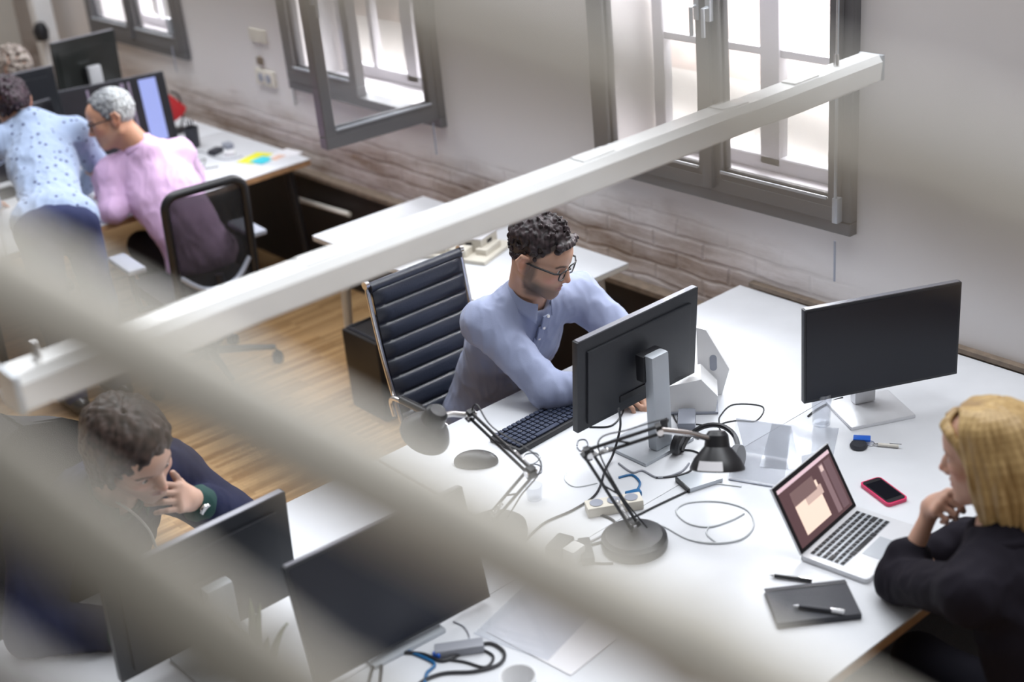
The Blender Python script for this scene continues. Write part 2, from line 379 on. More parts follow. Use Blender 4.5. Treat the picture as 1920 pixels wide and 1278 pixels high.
# roller-blind chains hanging beside the windows
def chain(x, top, bot, label):
    m = MB(); m.tube([(x, WY-.06, top), (x, WY-.06, bot+.22)], .0055, 8)
    o = obj('window_rod', m, 'silver', None, label=label, category='window rod', group='opening rods beside the windows')
    k = MB(); k.cone((0, 0, 0), (0, 0, .15), .004, .004, 8); k.xf(Matrix.Translation(Vector((x, WY-.06, bot))-o.location)); obj('lower_rod', k, 'greyplastic', o)
    h = MB(); h.box((x, WY-.05, bot+.26), (.022, .03, .09), bev=.004); h.xf(Matrix.Translation(-o.location)); obj('catch', h, 'silver', o)
chain(-2.735, 2.6, .885, 'thin steel window rod hanging at right edge of the rightmost window')
chain(-4.975, 2.6, .93, 'thin steel window rod beside the casement that stands open')
chain(-7.44, 2.6, .98, 'short steel window rod below the farthest window')
# sockets on the wall between the two far windows
def plate(px, py, w, h, name, label, cat, m='card', sockets=0):
    p = aty(px, py, WY); 
    o = obj(name, MB().box((p.x, WY-.008, p.z), (w, .016, h), bev=.004), m, None, label=label, category=cat)
    for i in range(sockets):
        q = MB(); q.lathe([(.001, 0), (.022, 0), (.024, .004), (.024, .006)], 20, Matrix.Translation((p.x+(i-(sockets-1)/2)*.075, WY-.014, p.z)) @ Matrix.Rotation(PI/2, 4, 'X'))
        q.xf(Matrix.Translation(-o.location)); obj('socket', q, 'greyplastic', o)
plate(486, 65, .16, .07, 'cable_box', 'cream cable box on the wall, highest of the fittings between windows', 'cable box')
plate(490, 113, .05, .04, 'wall_sticker', 'small yellow-brown sticker on wall above the socket plate', 'sticker', 'ledge')
plate(501, 145, .19, .085, 'socket_plate', 'cream double socket plate low on wall between the windows', 'socket', 'card', 2)
p = aty(522, 40, WY)
obj('wall_conduit', MB().tube([(p.x+.05, WY-.008, 1.9), (p.x+.05, WY-.008, .95)], .006), 'cablewhite', None, label='thin white conduit down the wall right of the socket plate', category='conduit')

# ------------------------------------------------------------------ suspended light bar and out-of-focus steel bars
lt = thing('pendant_light_bar', 'long white linear pendant light hanging over the main desks', 'light fixture', (-2.25, 1.93, 1.79))
pr = [(-.036, 0), (.036, 0), (.040, .05), (.028, .068), (-.028, .068), (-.040, .05)]
m = MB(); a = [m.bm.verts.new((x, -1.25, z)) for x, z in pr]; b = [m.bm.verts.new((x, 1.2, z)) for x, z in pr]
for i in range(6): m.bm.faces.new((a[i], a[(i+1) % 6], b[(i+1) % 6], b[i]))
m.bm.faces.new(a); m.bm.faces.new(b[::-1]); obj('housing', m, 'lampwhite', lt, ang=.3)
obj('diffuser', MB().box((0, -.02, -.004), (.055, 2.35, .008), bev=.002), 'white', lt)
for y in (-1.255, 1.205): obj('end_cap', MB().box((0, y, .032), (.078, .012, .07), bev=.003), 'silver', lt)
for y in (-1.2, 1.05):
    c = obj('suspension_cable', MB().tube([(0, y, .07), (0, y, 1.9)], .0012, 6), 'chrome', lt)
    obj('cable_gripper', MB().cone((0, y, .066), (0, y, .10), .009, .006, 12), 'chrome', c)
for i, y in enumerate((-.6, .15, .62, .9)): obj('top_clip', MB().box((0, y, .070), (.045, .10, .005), bev=.002), 'lampwhite', lt)

def bar(p0, p1, d0, d1, r, m, label):
    a, b = atd(*p0, d0), atd(*p1, d1); dv = (b-a).normalized(); u = dv.cross(Vector((0, 0, 1))).normalized(); v = u.cross(dv)
    mm = MB(); mm.tube([a, (a+b)/2, b], r, 20)
    for t in (.2, .8): mm.tube([a.lerp(b, t)-dv*.006, a.lerp(b, t)+dv*.006], r*1.12, 20)
    obj('truss_bar', mm, m, None, label=label, category='steel bar', group='steel bars close to the viewer')
bar((-500, 257), (1750, 1463), .5, .5, .0188, 'bar', 'blurred beige steel bar running from left edge to the bottom middle')
bar((-500, 512), (900, 1572), .5, .5, .0195, 'bardark', 'blurred grey-beige steel bar across the lower left corner of the view')
bar((-500, 1165), (400, 1804), .5, .5, .05, 'barblack', 'dark blurred steel bar cutting off the extreme bottom left corner')
bar((300, -150), (2100, 440), .30, .30, .0115, 'bar', 'faint pale steel bar blurred across the tops of the windows')

# ------------------------------------------------------------------ desks
def desk(x0, x1, y0, y1, label, legs=True, group=None, z=.74, edge='edge', legm='whitemetal', th=.028, legpos=None):
    d = thing('desk', label, 'desk', ((x0+x1)/2, (y0+y1)/2, 0), 0, group)
    w, l = x1-x0, y1-y0
    top = obj('tabletop', MB().box((0, 0, z-.003), (w, l, .006), bev=.001), 'desk', d)
    obj('wood_core', MB().box((0, 0, z-.006-th/2), (w-.001, l-.001, th), bev=.001), edge, d)
    for q in (-1, 1): obj('apron_rail', MB().box((0, q*(l/2-.12), z-.006-th-.02), (w-.2, .03, .04)), legm, d)
    for sx_, sy_ in (legpos or ((-1, -1), (-1, 1), (1, -1), (1, 1))):
        px, py = sx_*(w/2-.09), sy_*(l/2-.09)
        lg = obj('leg', MB().cone((px+sx_*.03, py+sy_*.03, .012), (px, py, z-.006-th), .016, .026, 16), legm, d)
        obj('foot_cap', MB().cone((px+sx_*.03, py+sy_*.03, 0), (px+sx_*.03, py+sy_*.03, .014), .018, .018, 16), 'black', lg)
    return d
XA, XB, XC = -3.190, -2.392, -1.560
YA, YB = 1.972, 3.655
desk(XA, XB-.001, YA, YB, 'white desk where the man in the blue shirt works')
desk(XB+.001, XC, YA, YB, 'white desk where the blonde woman sits with her laptop')
desk(XA, XB-.001, .27, YA-.011, 'white desk where the man in the navy cardigan leans his elbow')
desk(XB+.001, XC, .27, YA-.011, 'white desk nearest the viewer carrying the tilted dark monitor')
desk(-5.02, -3.68, 2.935, 3.555, 'narrow white side desk behind the ribbed leather chair, carrying a model', edge='whitemetal', th=.018)
desk(-6.85, -5.985, 1.75, 3.56, 'white far desk where the man in the pink shirt sits', legm='black', group=None)
desk(-7.75, -6.855, 1.75, 3.56, 'white far desk on the opposite side of the two screens', legm='black')

# ------------------------------------------------------------------ monitors
def monitor(label, c, yaw, tilt, w, h, base, basem='silver', stand='post', group=None, backm='monback', scr='screen', silver_back=False, thick=.022):
    # c: centre of the screen face; yaw: heading of the screen's outward normal
    t = thing('computer_monitor', label, 'monitor', (base[0], base[1], base[2]), yaw, group)
    Ri = Matrix.Rotation(-yaw, 3, 'Z'); L = Ri @ (Vector(c)-Vector(base))
    R = Matrix.Translation(L) @ Matrix.Rotation(-tilt, 4, 'Y')          # local +x is the screen normal
    m = MB().box((-thick/2, 0, 0), (thick, w, h), bev=.003); m.xf(R); obj('casing', m, backm, t, ang=.5)
    m = MB().box((.0006, 0, .001), (.002, w-.014, h-.018)); m.xf(R); sc_ = obj('screen', m, scr, t, sm=False)
    m = MB().box((-thick/2, 0, h/2+.0005), (thick*.8, w-.012, .003)); m.xf(R); obj('top_edge', m, 'bezeltop', t)
    m = MB().box((-thick-.002, 0, -.01), (.012, w*.86, h*.80), bev=.005); m.xf(R); obj('rear_bulge', m, backm, t, ang=.6)
    m = MB().box((-thick-.007, 0, -h*.33), (.008, w*.35, .02)); m.xf(R); obj('port_strip', m, 'black', t)
    pb = R @ Vector((-thick-.03, 0, .0))
    m = MB().box(pb+Vector((-.014, 0, 0)), (.034, .085, .085), bev=.006); obj('mount', m, 'black', t)
    post_x = pb.x-.042
    m = MB().box((post_x, 0, (pb.z+.045+.012)/2), (.036, .07, pb.z+.045-.012), bev=.010)
    pst = obj('stand_post', m, basem, t)
    obj('cable_hole', MB().box((post_x, 0, .09), (.040, .03, .04), bev=.004), 'black', pst)
    m = MB().box((post_x+.050, 0, .006), (.18, .21, .012), bev=.005); obj('stand_base', m, basem, t)
    return t
M['screen_design'] = mat('lit_screen_dark', (0.01, 0.01, 0.012), .2)
monitor('black monitor with pale grey stand seen from behind in front of man in blue', (-2.665, 2.575, 1.022), PI, .09, .50, .30, (-2.60, 2.575, .74))
monitor('black monitor turned to show its blank screen beside the blonde woman', (-2.198, 3.15, .989), 1.091-PI/2, 0, .50, .305, (-2.235, 3.155, .74), basem='alu')
monitor('large dark monitor with blank screen tilted back at the bottom of view', (-2.405, 1.475, .915), -.06, .22, .505, .31, (-2.43, 1.475, .74), basem='silver')
monitor('black monitor seen from behind in front of man in navy cardigan', (-2.73, 1.135, .945), PI, .08, .50, .31, (-2.66, 1.135, .74))
# ------------------------------------------------------------------ smooth-union solids for people and cloth
def V3(p): return np.array(p, dtype=np.float64)
def unit(v): v = V3(v); return v/np.linalg.norm(v)
class SDF:
    def __init__(s): s.p = []
    def cap(s, a, b, r1, r2=None, k=.02, sub=False):
        a, b = V3(a), V3(b); r2 = r1 if r2 is None else r2; R = max(r1, r2)
        s.p.append(('c', a, b, r1, r2, k, sub, np.minimum(a, b)-R, np.maximum(a, b)+R)); return s
    def chain(s, pts, rs, k=.015):
        for i in range(len(pts)-1): s.cap(pts[i], pts[i+1], rs[i], rs[i+1], k)
        return s
    def ell(s, c, r, rot=None, k=.02, sub=False):
        rot = np.eye(3) if rot is None else rot; R = max(r); c = V3(c)      # rot: columns are the axes
        s.p.append(('e', c, V3(r), rot, None, k, sub, c-R, c+R)); return s
    def mesh(s, h, fine=None, noise=None, lo=None, hi=None):
        lo_ = np.min([p[7] for p in s.p if not p[6]], 0)-.02; hi_ = np.max([p[8] for p in s.p if not p[6]], 0)+.02
        if lo is not None: lo_ = np.maximum(lo_, lo)
        if hi is not None: hi_ = np.minimum(hi_, hi)
        ax = []
        for d in range(3):
            v = [lo_[d]]
            while v[-1] < hi_[d]:
                st = h
                if fine is not None and fine[0][d] < v[-1] < fine[1][d]: st = fine[2]
                v.append(v[-1]+st)
            ax.append(np.array(v))
        shp = tuple(len(a) for a in ax); F = np.full(shp, .5, dtype=np.float32)
        for p in s.p:
            kind, k, sub = p[0], p[5], p[6]; mg = k+.02
            sl = tuple(slice(max(0, np.searchsorted(ax[d], p[7][d]-mg)), np.searchsorted(ax[d], p[8][d]+mg)) for d in range(3))
            if any(q.stop <= q.start for q in sl): continue
            X, Y, Z = [ax[d][sl[d]] for d in range(3)]
            X = X[:, None, None]; Y = Y[None, :, None]; Z = Z[None, None, :]
            if kind == 'c':
                a, b, r1, r2 = p[1:5]; ab = b-a; L = max(ab@ab, 1e-12)
                t = np.clip(((X-a[0])*ab[0]+(Y-a[1])*ab[1]+(Z-a[2])*ab[2])/L, 0, 1)
                D = np.sqrt((X-a[0]-t*ab[0])**2+(Y-a[1]-t*ab[1])**2+(Z-a[2]-t*ab[2])**2)-(r1+(r2-r1)*t)
            else:
                c, r, R = p[1], p[2], p[3]; dx, dy, dz = X-c[0], Y-c[1], Z-c[2]
                u = [(dx*R[0, i]+dy*R[1, i]+dz*R[2, i]) for i in range(3)]
                k0 = np.sqrt(sum((u[i]/r[i])**2 for i in range(3))); k1 = np.sqrt(sum((u[i]/r[i]**2)**2 for i in range(3)))+1e-9
                D = k0*(k0-1)/k1
            D = D.astype(np.float32); A = F[sl]
            if sub:
                D = -D; hh = np.maximum(k-np.abs(A-D), 0)/k; F[sl] = np.maximum(A, D)+hh*hh*k/4
            else:
                hh = np.maximum(k-np.abs(A-D), 0)/k; F[sl] = np.minimum(A, D)-hh*hh*k/4
        if noise is not None:
            m = np.abs(F) < .03
            I = np.nonzero(m); P = np.stack([ax[d][I[d]] for d in range(3)], 1)
            F[I] += noise(P).astype(np.float32)
        F[0] = F[-1] = .5; F[:, 0] = F[:, -1] = .5; F[:, :, 0] = F[:, :, -1] = .5
        return nets(F, ax)
def nets(F, ax):
    Sg = F < 0
    nx, ny, nz = F.shape
    cnt = np.zeros((nx-1, ny-1, nz-1), dtype=np.int8)
    for i in (0, 1):
        for j in (0, 1):
            for k in (0, 1): cnt += Sg[i:nx-1+i, j:ny-1+j, k:nz-1+k]
    act = (cnt > 0) & (cnt < 8); I = np.stack(np.nonzero(act), 1); n = len(I)
    idx = np.full(act.shape, -1, dtype=np.int32); idx[tuple(I.T)] = np.arange(n)
    acc = np.zeros((n, 3)); num = np.zeros(n)
    cs = [(i, j, k) for i in (0, 1) for j in (0, 1) for k in (0, 1)]
    for a in cs:
        for d in range(3):
            if a[d]: continue
            b = list(a); b[d] = 1
            ia = tuple((I+a).T); ib = tuple((I+b).T); fa, fb = F[ia], F[ib]; cr = (fa < 0) != (fb < 0)
            t = np.where(cr, fa/np.where(cr, fa-fb, 1), 0)
            pa = np.stack([ax[q][ia[q]] for q in range(3)], 1); pb = np.stack([ax[q][ib[q]] for q in range(3)], 1)
            acc += (pa+(pb-pa)*t[:, None])*cr[:, None]; num += cr
    V = acc/num[:, None]; Q = []
    for d in range(3):
        s0 = [slice(1, -1)]*3; s0[d] = slice(0, -1); s1 = [slice(1, -1)]*3; s1[d] = slice(1, None)
        A, B = Sg[tuple(s0)], Sg[tuple(s1)]
        e1, e2 = [(1, 2), (2, 0), (0, 1)][d]
        for flip, mk in ((False, A & ~B), (True, ~A & B)):
            J = np.stack(np.nonzero(mk), 1)
            off = np.ones(3, int); off[d] = 0; J = J+off
            o1 = np.zeros(3, int); o1[e1] = 1; o2 = np.zeros(3, int); o2[e2] = 1
            q = np.stack([idx[tuple((J-o1-o2).T)], idx[tuple((J-o2).T)], idx[tuple(J.T)], idx[tuple((J-o1).T)]], 1)
            Q.append(q[:, ::-1] if flip else q)
    Q = np.concatenate(Q); Q = Q[(Q >= 0).all(1)]
    return V, Q
def mesh_obj(name, VQ, m, parent=None, org=None, cols=None, relax=0, **kw):
    V, Q = VQ
    V = V.copy()
    if relax:
        E = np.concatenate([Q[:, [0, 1]], Q[:, [1, 2]], Q[:, [2, 3]], Q[:, [3, 0]]])
        for _ in range(relax):
            sm_ = np.zeros_like(V); c = np.zeros(len(V)); 
            np.add.at(sm_, E[:, 0], V[E[:, 1]]); np.add.at(c, E[:, 0], 1); np.add.at(sm_, E[:, 1], V[E[:, 0]]); np.add.at(c, E[:, 1], 1)
            V = V*.5+.5*sm_/np.maximum(c, 1)[:, None]
    if org is None: org = np.zeros(3)
    me = bpy.data.meshes.new(name)
    me.vertices.add(len(V)); me.vertices.foreach_set('co', (V-org).astype(np.float32).ravel())
    me.loops.add(Q.size); me.loops.foreach_set('vertex_index', Q.astype(np.int32).ravel())
    me.polygons.add(len(Q)); me.polygons.foreach_set('loop_start', np.arange(0, Q.size, 4, dtype=np.int32))
    me.update(calc_edges=True); me.polygons.foreach_set('use_smooth', [True]*len(Q))
    if cols is not None:
        at_ = me.color_attributes.new('Col', 'FLOAT_COLOR', 'POINT')
        at_.data.foreach_set('color', np.concatenate([cols(V), np.ones((len(V), 1))], 1).astype(np.float32).ravel())
    o = bpy.data.objects.new(name, me); COL.objects.link(o); me.materials.append(M[m] if isinstance(m, str) else m)
    if parent is not None: o.parent = parent
    else: o.location = [float(x) for x in org]
    return setm(o, **kw)

def skin_mat(name, rough=.5, sss=.08):
    m = bpy.data.materials.new(name); m.use_nodes = True; nt = m.node_tree; b = nt.nodes['Principled BSDF']
    a = node(nt, 'ShaderNodeVertexColor', layer_name='Col'); nt.links.new(a.outputs[0], b.inputs['Base Color'])
    t = node(nt, 'ShaderNodeTexCoord'); n = node(nt, 'ShaderNodeTexNoise'); n.inputs['Scale'].default_value = 220; nt.links.new(t.outputs['Object'], n.inputs[0])
    bp = node(nt, 'ShaderNodeBump'); bp.inputs['Strength'].default_value = .08; bp.inputs['Distance'].default_value = .003; nt.links.new(n.outputs[0], bp.inputs['Height']); nt.links.new(bp.outputs[0], b.inputs['Normal'])
    b.inputs['Roughness'].default_value = rough; b.inputs['Subsurface Weight'].default_value = sss; b.inputs['Subsurface Radius'].default_value = (.01, .004, .002)
    return m
M['skin'] = skin_mat('skin')
M['hairvc'] = skin_mat('hair_strands', .45, 0); M['hairvc'].node_tree.nodes['Principled BSDF'].inputs['Specular IOR Level'].default_value = .35
def cloth_mat(name, col, rough=.8, dots=None, weave=.15, stripe=None):
    m = mat(name, col, rough, bump=weave, bscale=500, noise=.06, nscale=5, sheen=(.15 if sum(col) > .3 else 0)); nt = m.node_tree; b = nt.nodes['Principled BSDF']
    if dots:
        t = node(nt, 'ShaderNodeTexCoord'); v = node(nt, 'ShaderNodeTexVoronoi', feature='F1'); v.inputs['Scale'].default_value = dots[1]; v.inputs['Randomness'].default_value = .55
        nt.links.new(t.outputs['Object'], v.inputs['Vector']); r = node(nt, 'ShaderNodeMath', operation='LESS_THAN'); r.inputs[1].default_value = dots[2]; nt.links.new(v.outputs['Distance'], r.inputs[0])
        mx = node(nt, 'ShaderNodeMixRGB'); nt.links.new(r.outputs[0], mx.inputs[0])
        src = b.inputs['Base Color'].links[0].from_socket; nt.links.new(src, mx.inputs[1]); mx.inputs[2].default_value = (*dots[0], 1); nt.links.new(mx.outputs[0], b.inputs['Base Color'])
    return m
rs_ = np.random.RandomState(3)
_K = rs_.normal(size=(24, 3)); _K /= np.linalg.norm(_K, axis=1)[:, None]; _PH = rs_.uniform(0, 6.28, 24)
def fbm(P, f0=12., oct_=4, seed=0, gain=.55):
    out = np.zeros(len(P)); amp = 1.; f = f0
    for o in range(oct_):
        w = np.zeros(len(P))
        for j in range(4):
            q = (o*4+j*3+seed*5) % 24; w += np.sin(f*(P@_K[q])+_PH[q]+1.7*np.sin(f*.6*(P@_K[(q+7) % 24])+_PH[(q+5) % 24]))
        out += amp*w/3; amp *= gain; f *= 1.9
    return out
def wrinkles(amp=.004, f=16., seed=0, dirv=(0, 0, 1)):
    d = unit(dirv)
    def fn(P):
        Q = P - .45*np.outer(P@d, d)
        r = fbm(P, f*2.6, 2, seed); s = fbm(Q, f*4.2, 2, seed+2)
        return -amp*(1-np.abs(r))*.8 - amp*.5*(1-np.minimum(np.abs(s)*1.6, 1)) + amp*.6
    return fn

def frame(fwd, up=(0, 0, 1)):
    f = unit(fwd); l = unit(np.cross(V3(up), f)); u = np.cross(f, l); return np.stack([f, l, u], 1)
def rot(v, ax, a):
    ax = unit(ax); v = V3(v); return v*math.cos(a)+np.cross(ax, v)*math.sin(a)+ax*(ax@v)*(1-math.cos(a))

def head_sdf(S, c, R, s=1., fem=False, jaw=1.):
    c = V3(c); T = lambda x, y, z: c+R@(V3((x, y, z))*s); k = .012*s
    S.ell(T(-.018, 0, .035), (.097*s, .076*s, .086*s), R, .03*s)
    S.ell(T(.032, 0, -.02), (.066*s, .060*s*jaw, .088*s), R, .03*s)
    S.ell(T(.03, 0, .045), (.068*s, .062*s, .055*s), R, .03*s)
    j = .052*jaw if not fem else .045
    for y in (-1, 1):
        S.cap(T(-.005, y*j, -.055), T(.066, y*.018, -.100), .020*s, .016*s, .03*s)
        S.ell(T(.062, y*.040, -.018), (.022*s, .020*s, .018*s), R, .02*s)
        S.cap(T(.086, y*.014, .021), T(.074, y*.046, .018), .0095*s, .008*s, .014*s)
    S.cap(T(.078, -.010, -.104), T(.078, .010, -.104), .016*s, .016*s, .02*s)
    S.ell(T(.074, 0, -.070), (.020*s, .028*s, .030*s), R, .018*s)
    for y in (-1, 1): S.ell(T(.098, y*.031, .000), (.018*s, .017*s, .012*s), R, .012*s, sub=True)
    for y in (-1, 1):
        S.ell(T(.074, y*.031, .000), (.0150*s, .0155*s, .0125*s), R, .004*s)
        S.cap(T(.085, y*.020, .0065), T(.080, y*.044, .0055), .0040*s, .0035*s, .004*s)
        S.cap(T(.084, y*.020, -.0075), T(.079, y*.042, -.0075), .0032*s, .003*s, .004*s)
    S.chain([T(.086, 0, .012), T(.100, 0, -.012), T(.113, 0, -.032)], [.0085*s, .0095*s, .0105*s], .010*s)
    for y in (-1, 1): S.ell(T(.100, y*.0115, -.037), (.011*s, .0065*s, .008*s), R, .006*s)
    S.cap(T(.101, -.007, -.044), T(.101, .007, -.044), .005*s, None, .006*s)
    S.cap(T(.0905, -.018, -.0640), T(.0975, 0, -.0615), .0042*s, .0058*s, .004*s); S.cap(T(.0905, .018, -.0640), T(.0975, 0, -.0615), .0042*s, .0058*s, .004*s)
    S.cap(T(.0895, -.015, -.0735), T(.0950, 0, -.0755), .0048*s, .0068*s, .005*s); S.cap(T(.0895, .015, -.0735), T(.0950, 0, -.0755), .0048*s, .0068*s, .005*s)
    S.cap(T(.102, -.020, -.0685), T(.1035, 0, -.0685), .0020*s, .0028*s, .003*s, sub=True); S.cap(T(.102, .020, -.0685), T(.1035, 0, -.0685), .0020*s, .0028*s, .003*s, sub=True)
    for y in (-1, 1):                                   # ears
        er = R@np.stack([rot((1, 0, 0), (0, 0, 1), -y*.35), rot((0, 1, 0), (0, 0, 1), -y*.35), V3((0, 0, 1))], 1)
        S.ell(T(-.012, y*.080, -.006), (.021*s, .0095*s, .034*s), er, .006*s)
        S.chain([T(-.002, y*.079, -.024), T(-.022, y*.089, -.020), T(-.034, y*.094, .004), T(-.024, y*.092, .026), T(-.004, y*.085, .025)], [.0058*s]*5, .004*s)
        S.ell(T(-.010, y*.093, -.002), (.011*s, .008*s, .015*s), R, .004*s, sub=True)
        S.ell(T(-.004, y*.080, -.032), (.007*s, .004*s, .008*s), R, .004*s)
    return T
def head_paint(c, R, s, skin, lip=(.42, .14, .12), brow=(.05, .03, .02), beard=None, scalp=None, fem=False):
    c = V3(c)
    def fn(V):
        L = (V-c)@R/s; C = np.tile(V3(skin), (len(V), 1))
        def P(cen, rad, col, w=1., soft=.35):
            d = np.sqrt((((L-V3(cen))/V3(rad))**2).sum(1)); a = (np.clip((1+soft-d)/(2*soft), 0, 1)*w)[:, None]; C[:] = C*(1-a)+V3(col)*a
        n = fbm(V, 40., 2, 1)[:, None]; C *= 1+.05*n
        sk = V3(skin)
        for y in (-1, 1):
            P((.075, y*.042, -.028), (.03, .022, .022), sk*V3((1.05, .72, .68)), .5)
            P((-.012, y*.085, -.005), (.028, .012, .035), sk*V3((1.0, .68, .6)), .55)
            P((.085, y*.031, .0), (.014, .017, .010), sk*V3((.62, .5, .48)), .6)
            for q in range(5): P((.094-.012*abs(q-1)/3, y*(.014+q*.0085), .0205+(.003 if q in (2, 3) else 0)), (.010, .0065, .0042 if not fem else .003), brow, .85)
        P((.115, 0, -.034), (.014, .014, .012), sk*V3((1.05, .66, .6)), .5)
        P((.100, 0, -.042), (.012, .014, .004), sk*.35, .5)
        P((.096, 0, -.0685), (.012, .0225, .0105), lip, .8, .25)
        P((.102, 0, -.0685), (.012, .020, .0018), V3(lip)*.3, .8)
        if beard is not None:
            col, w = beard; q = np.clip((-.034-L[:, 2]-.25*np.clip(L[:, 0]-.02, 0, .1))/.03, 0, 1)*np.clip((.10-np.abs(L[:, 1]))/.01, 0, 1)*np.clip((L[:, 0]+.012)/.02, 0, 1)*np.clip((.145+L[:, 2])/.02, 0, 1)
            side = np.clip((L[:, 2]*-1+.03)/.02, 0, 1)*np.clip((.024-np.abs(L[:, 0]-.010))/.014, 0, 1)*(np.abs(L[:, 1]) > .045)
            lipm = np.exp(-((L[:, 1]/.020)**2+((L[:, 2]+.0685)/.010)**2)**2)*(L[:, 0] > .06)
            cheek = np.clip((L[:, 2]+.062)/.026, 0, 1)*np.clip((L[:, 0]-.035)/.02, 0, 1)*(1-np.exp(-(((L[:, 2]+.050)/.008)**2))*(np.abs(L[:, 1]) < .03))
            a = np.clip(np.maximum(q*(1-cheek), side)*(1-lipm)*w*(1+.25*n[:, 0]), 0, 1)[:, None]; C[:] = C*(1-a)+V3(col)*a
        if scalp is not None:
            col, zf = scalp; a = (np.clip((L[:, 2]-(zf+np.clip((L[:, 0]-.02)*1.1, 0, .06)-np.clip(-.0-L[:, 0], 0, .1)*.9))/.012, 0, 1)*(np.abs(L[:, 1]) < .0765))[:, None]; C[:] = C*(1-a)+V3(col)*a
        return np.clip(C, 0, 1)
    return fn

def hand_sdf(S, w, fd, pn, thumb, curls=((.4, .6, .4),)*4, spread=.06, s=1., tc=(.5, .4), tdir=None):
    # w wrist, fd direction of the fingers, pn palm normal, thumb: side of the palm where the thumb grows
    w = V3(w); fd = unit(fd); th = unit(V3(thumb)-fd*(V3(thumb)@fd)); pn = unit(V3(pn)-fd*(V3(pn)@fd)-th*(V3(pn)@th))
    tips = []
    L = [(.043, .026, .021), (.047, .030, .022), (.044, .028, .021), (.034, .021, .019)]
    for i in range(4):
        off = (.030-.0195*i)*s
        kn = w+fd*(.092-.004*abs(i-1)-(.006 if i == 3 else 0))*s+th*off-pn*(.002)*s
        S.cap(w+fd*.012*s+th*off*.62, kn, .0155*s, .0125*s, .014*s)
        d = unit(fd+th*(1.5-i)*spread); a = 0; p = kn; r = .0092*s if i < 3 else .0082*s
        for j in range(3):
            a = curls[i][j]; d = rot(d, np.cross(fd, pn), a); q = p+d*L[i][j]*s
            S.cap(p, q, r, r*.92, .0035*s); p = q; r *= .93
        tips.append(p)
    S.cap(w-fd*.03*s, w+fd*.02*s, .026*s, .024*s, .02*s)
    b = w+fd*.022*s+th*.022*s+pn*.008*s
    td = unit(fd*.75+th*.75+pn*.35) if tdir is None else unit(tdir)
    p1 = b+td*.040*s; d2 = rot(td, np.cross(td, pn), tc[0]) if tdir is None else unit(V3(tdir)+fd*.3); p2 = p1+d2*.031*s; d3 = rot(d2, np.cross(d2, pn), tc[1]) if tdir is None else d2; p3 = p2+d3*.024*s
    S.cap(b, p1, .0155*s, .0115*s, .014*s); S.cap(p1, p2, .0108*s, .0100*s, .005*s); S.cap(p2, p3, .0100*s, .0085*s, .004*s)
    return tips

def torso_frame(P):
    up = unit((V3(P['shL'])+V3(P['shR']))/2-V3(P['pelvis'])); l = V3(P['shL'])-V3(P['shR']); l = unit(l-up*(l@up)); return np.stack([np.cross(l, up), l, up], 1)
def torso_sdf(S, P, g=0., s=1., fem=False, k=.05, low=True):
    R = torso_frame(P); pe = V3(P['pelvis']); ms = (V3(P['shL'])+V3(P['shR']))/2; hgt = np.linalg.norm(ms-pe)
    up = R[:, 2]; f = R[:, 0]; cv = P.get('hunch', .03)
    at_ = lambda t, fx=0: pe+up*hgt*t+f*(fx-cv*4*t*(1-t))
    wz = .145 if fem else .165
    S.ell(at_(.04), (.120*s+g, (.175 if fem else .165)*s+g, .13*s), R, k)
    S.ell(at_(.34), ((.092 if fem else .110)*s+g, (.125 if fem else .145)*s+g, .17*s), R, k)
    S.ell(at_(.68, .005), (.108*s+g, wz*s+g, .20*s), R, k)
    sl, sr = V3(P['shL']), V3(P['shR']); nk = V3(P['neck'])
    S.cap(sl, sr, .056*s+g, None, k); S.cap(at_(.9, -.02), nk-up*.02, .09*s+g, .058*s+g, k)
    for q in (sl, sr): S.cap(q, nk-up*.01, .050*s+g, .045*s+g, .04)
def limb(S, a, b, c, r, g=0, k=.03):
    S.cap(a, b, r[0]+g, r[1]+g, k); S.cap(b, c, r[1]+g, r[2]+g, k)
def crease(S, j, other, r, n=3): pass

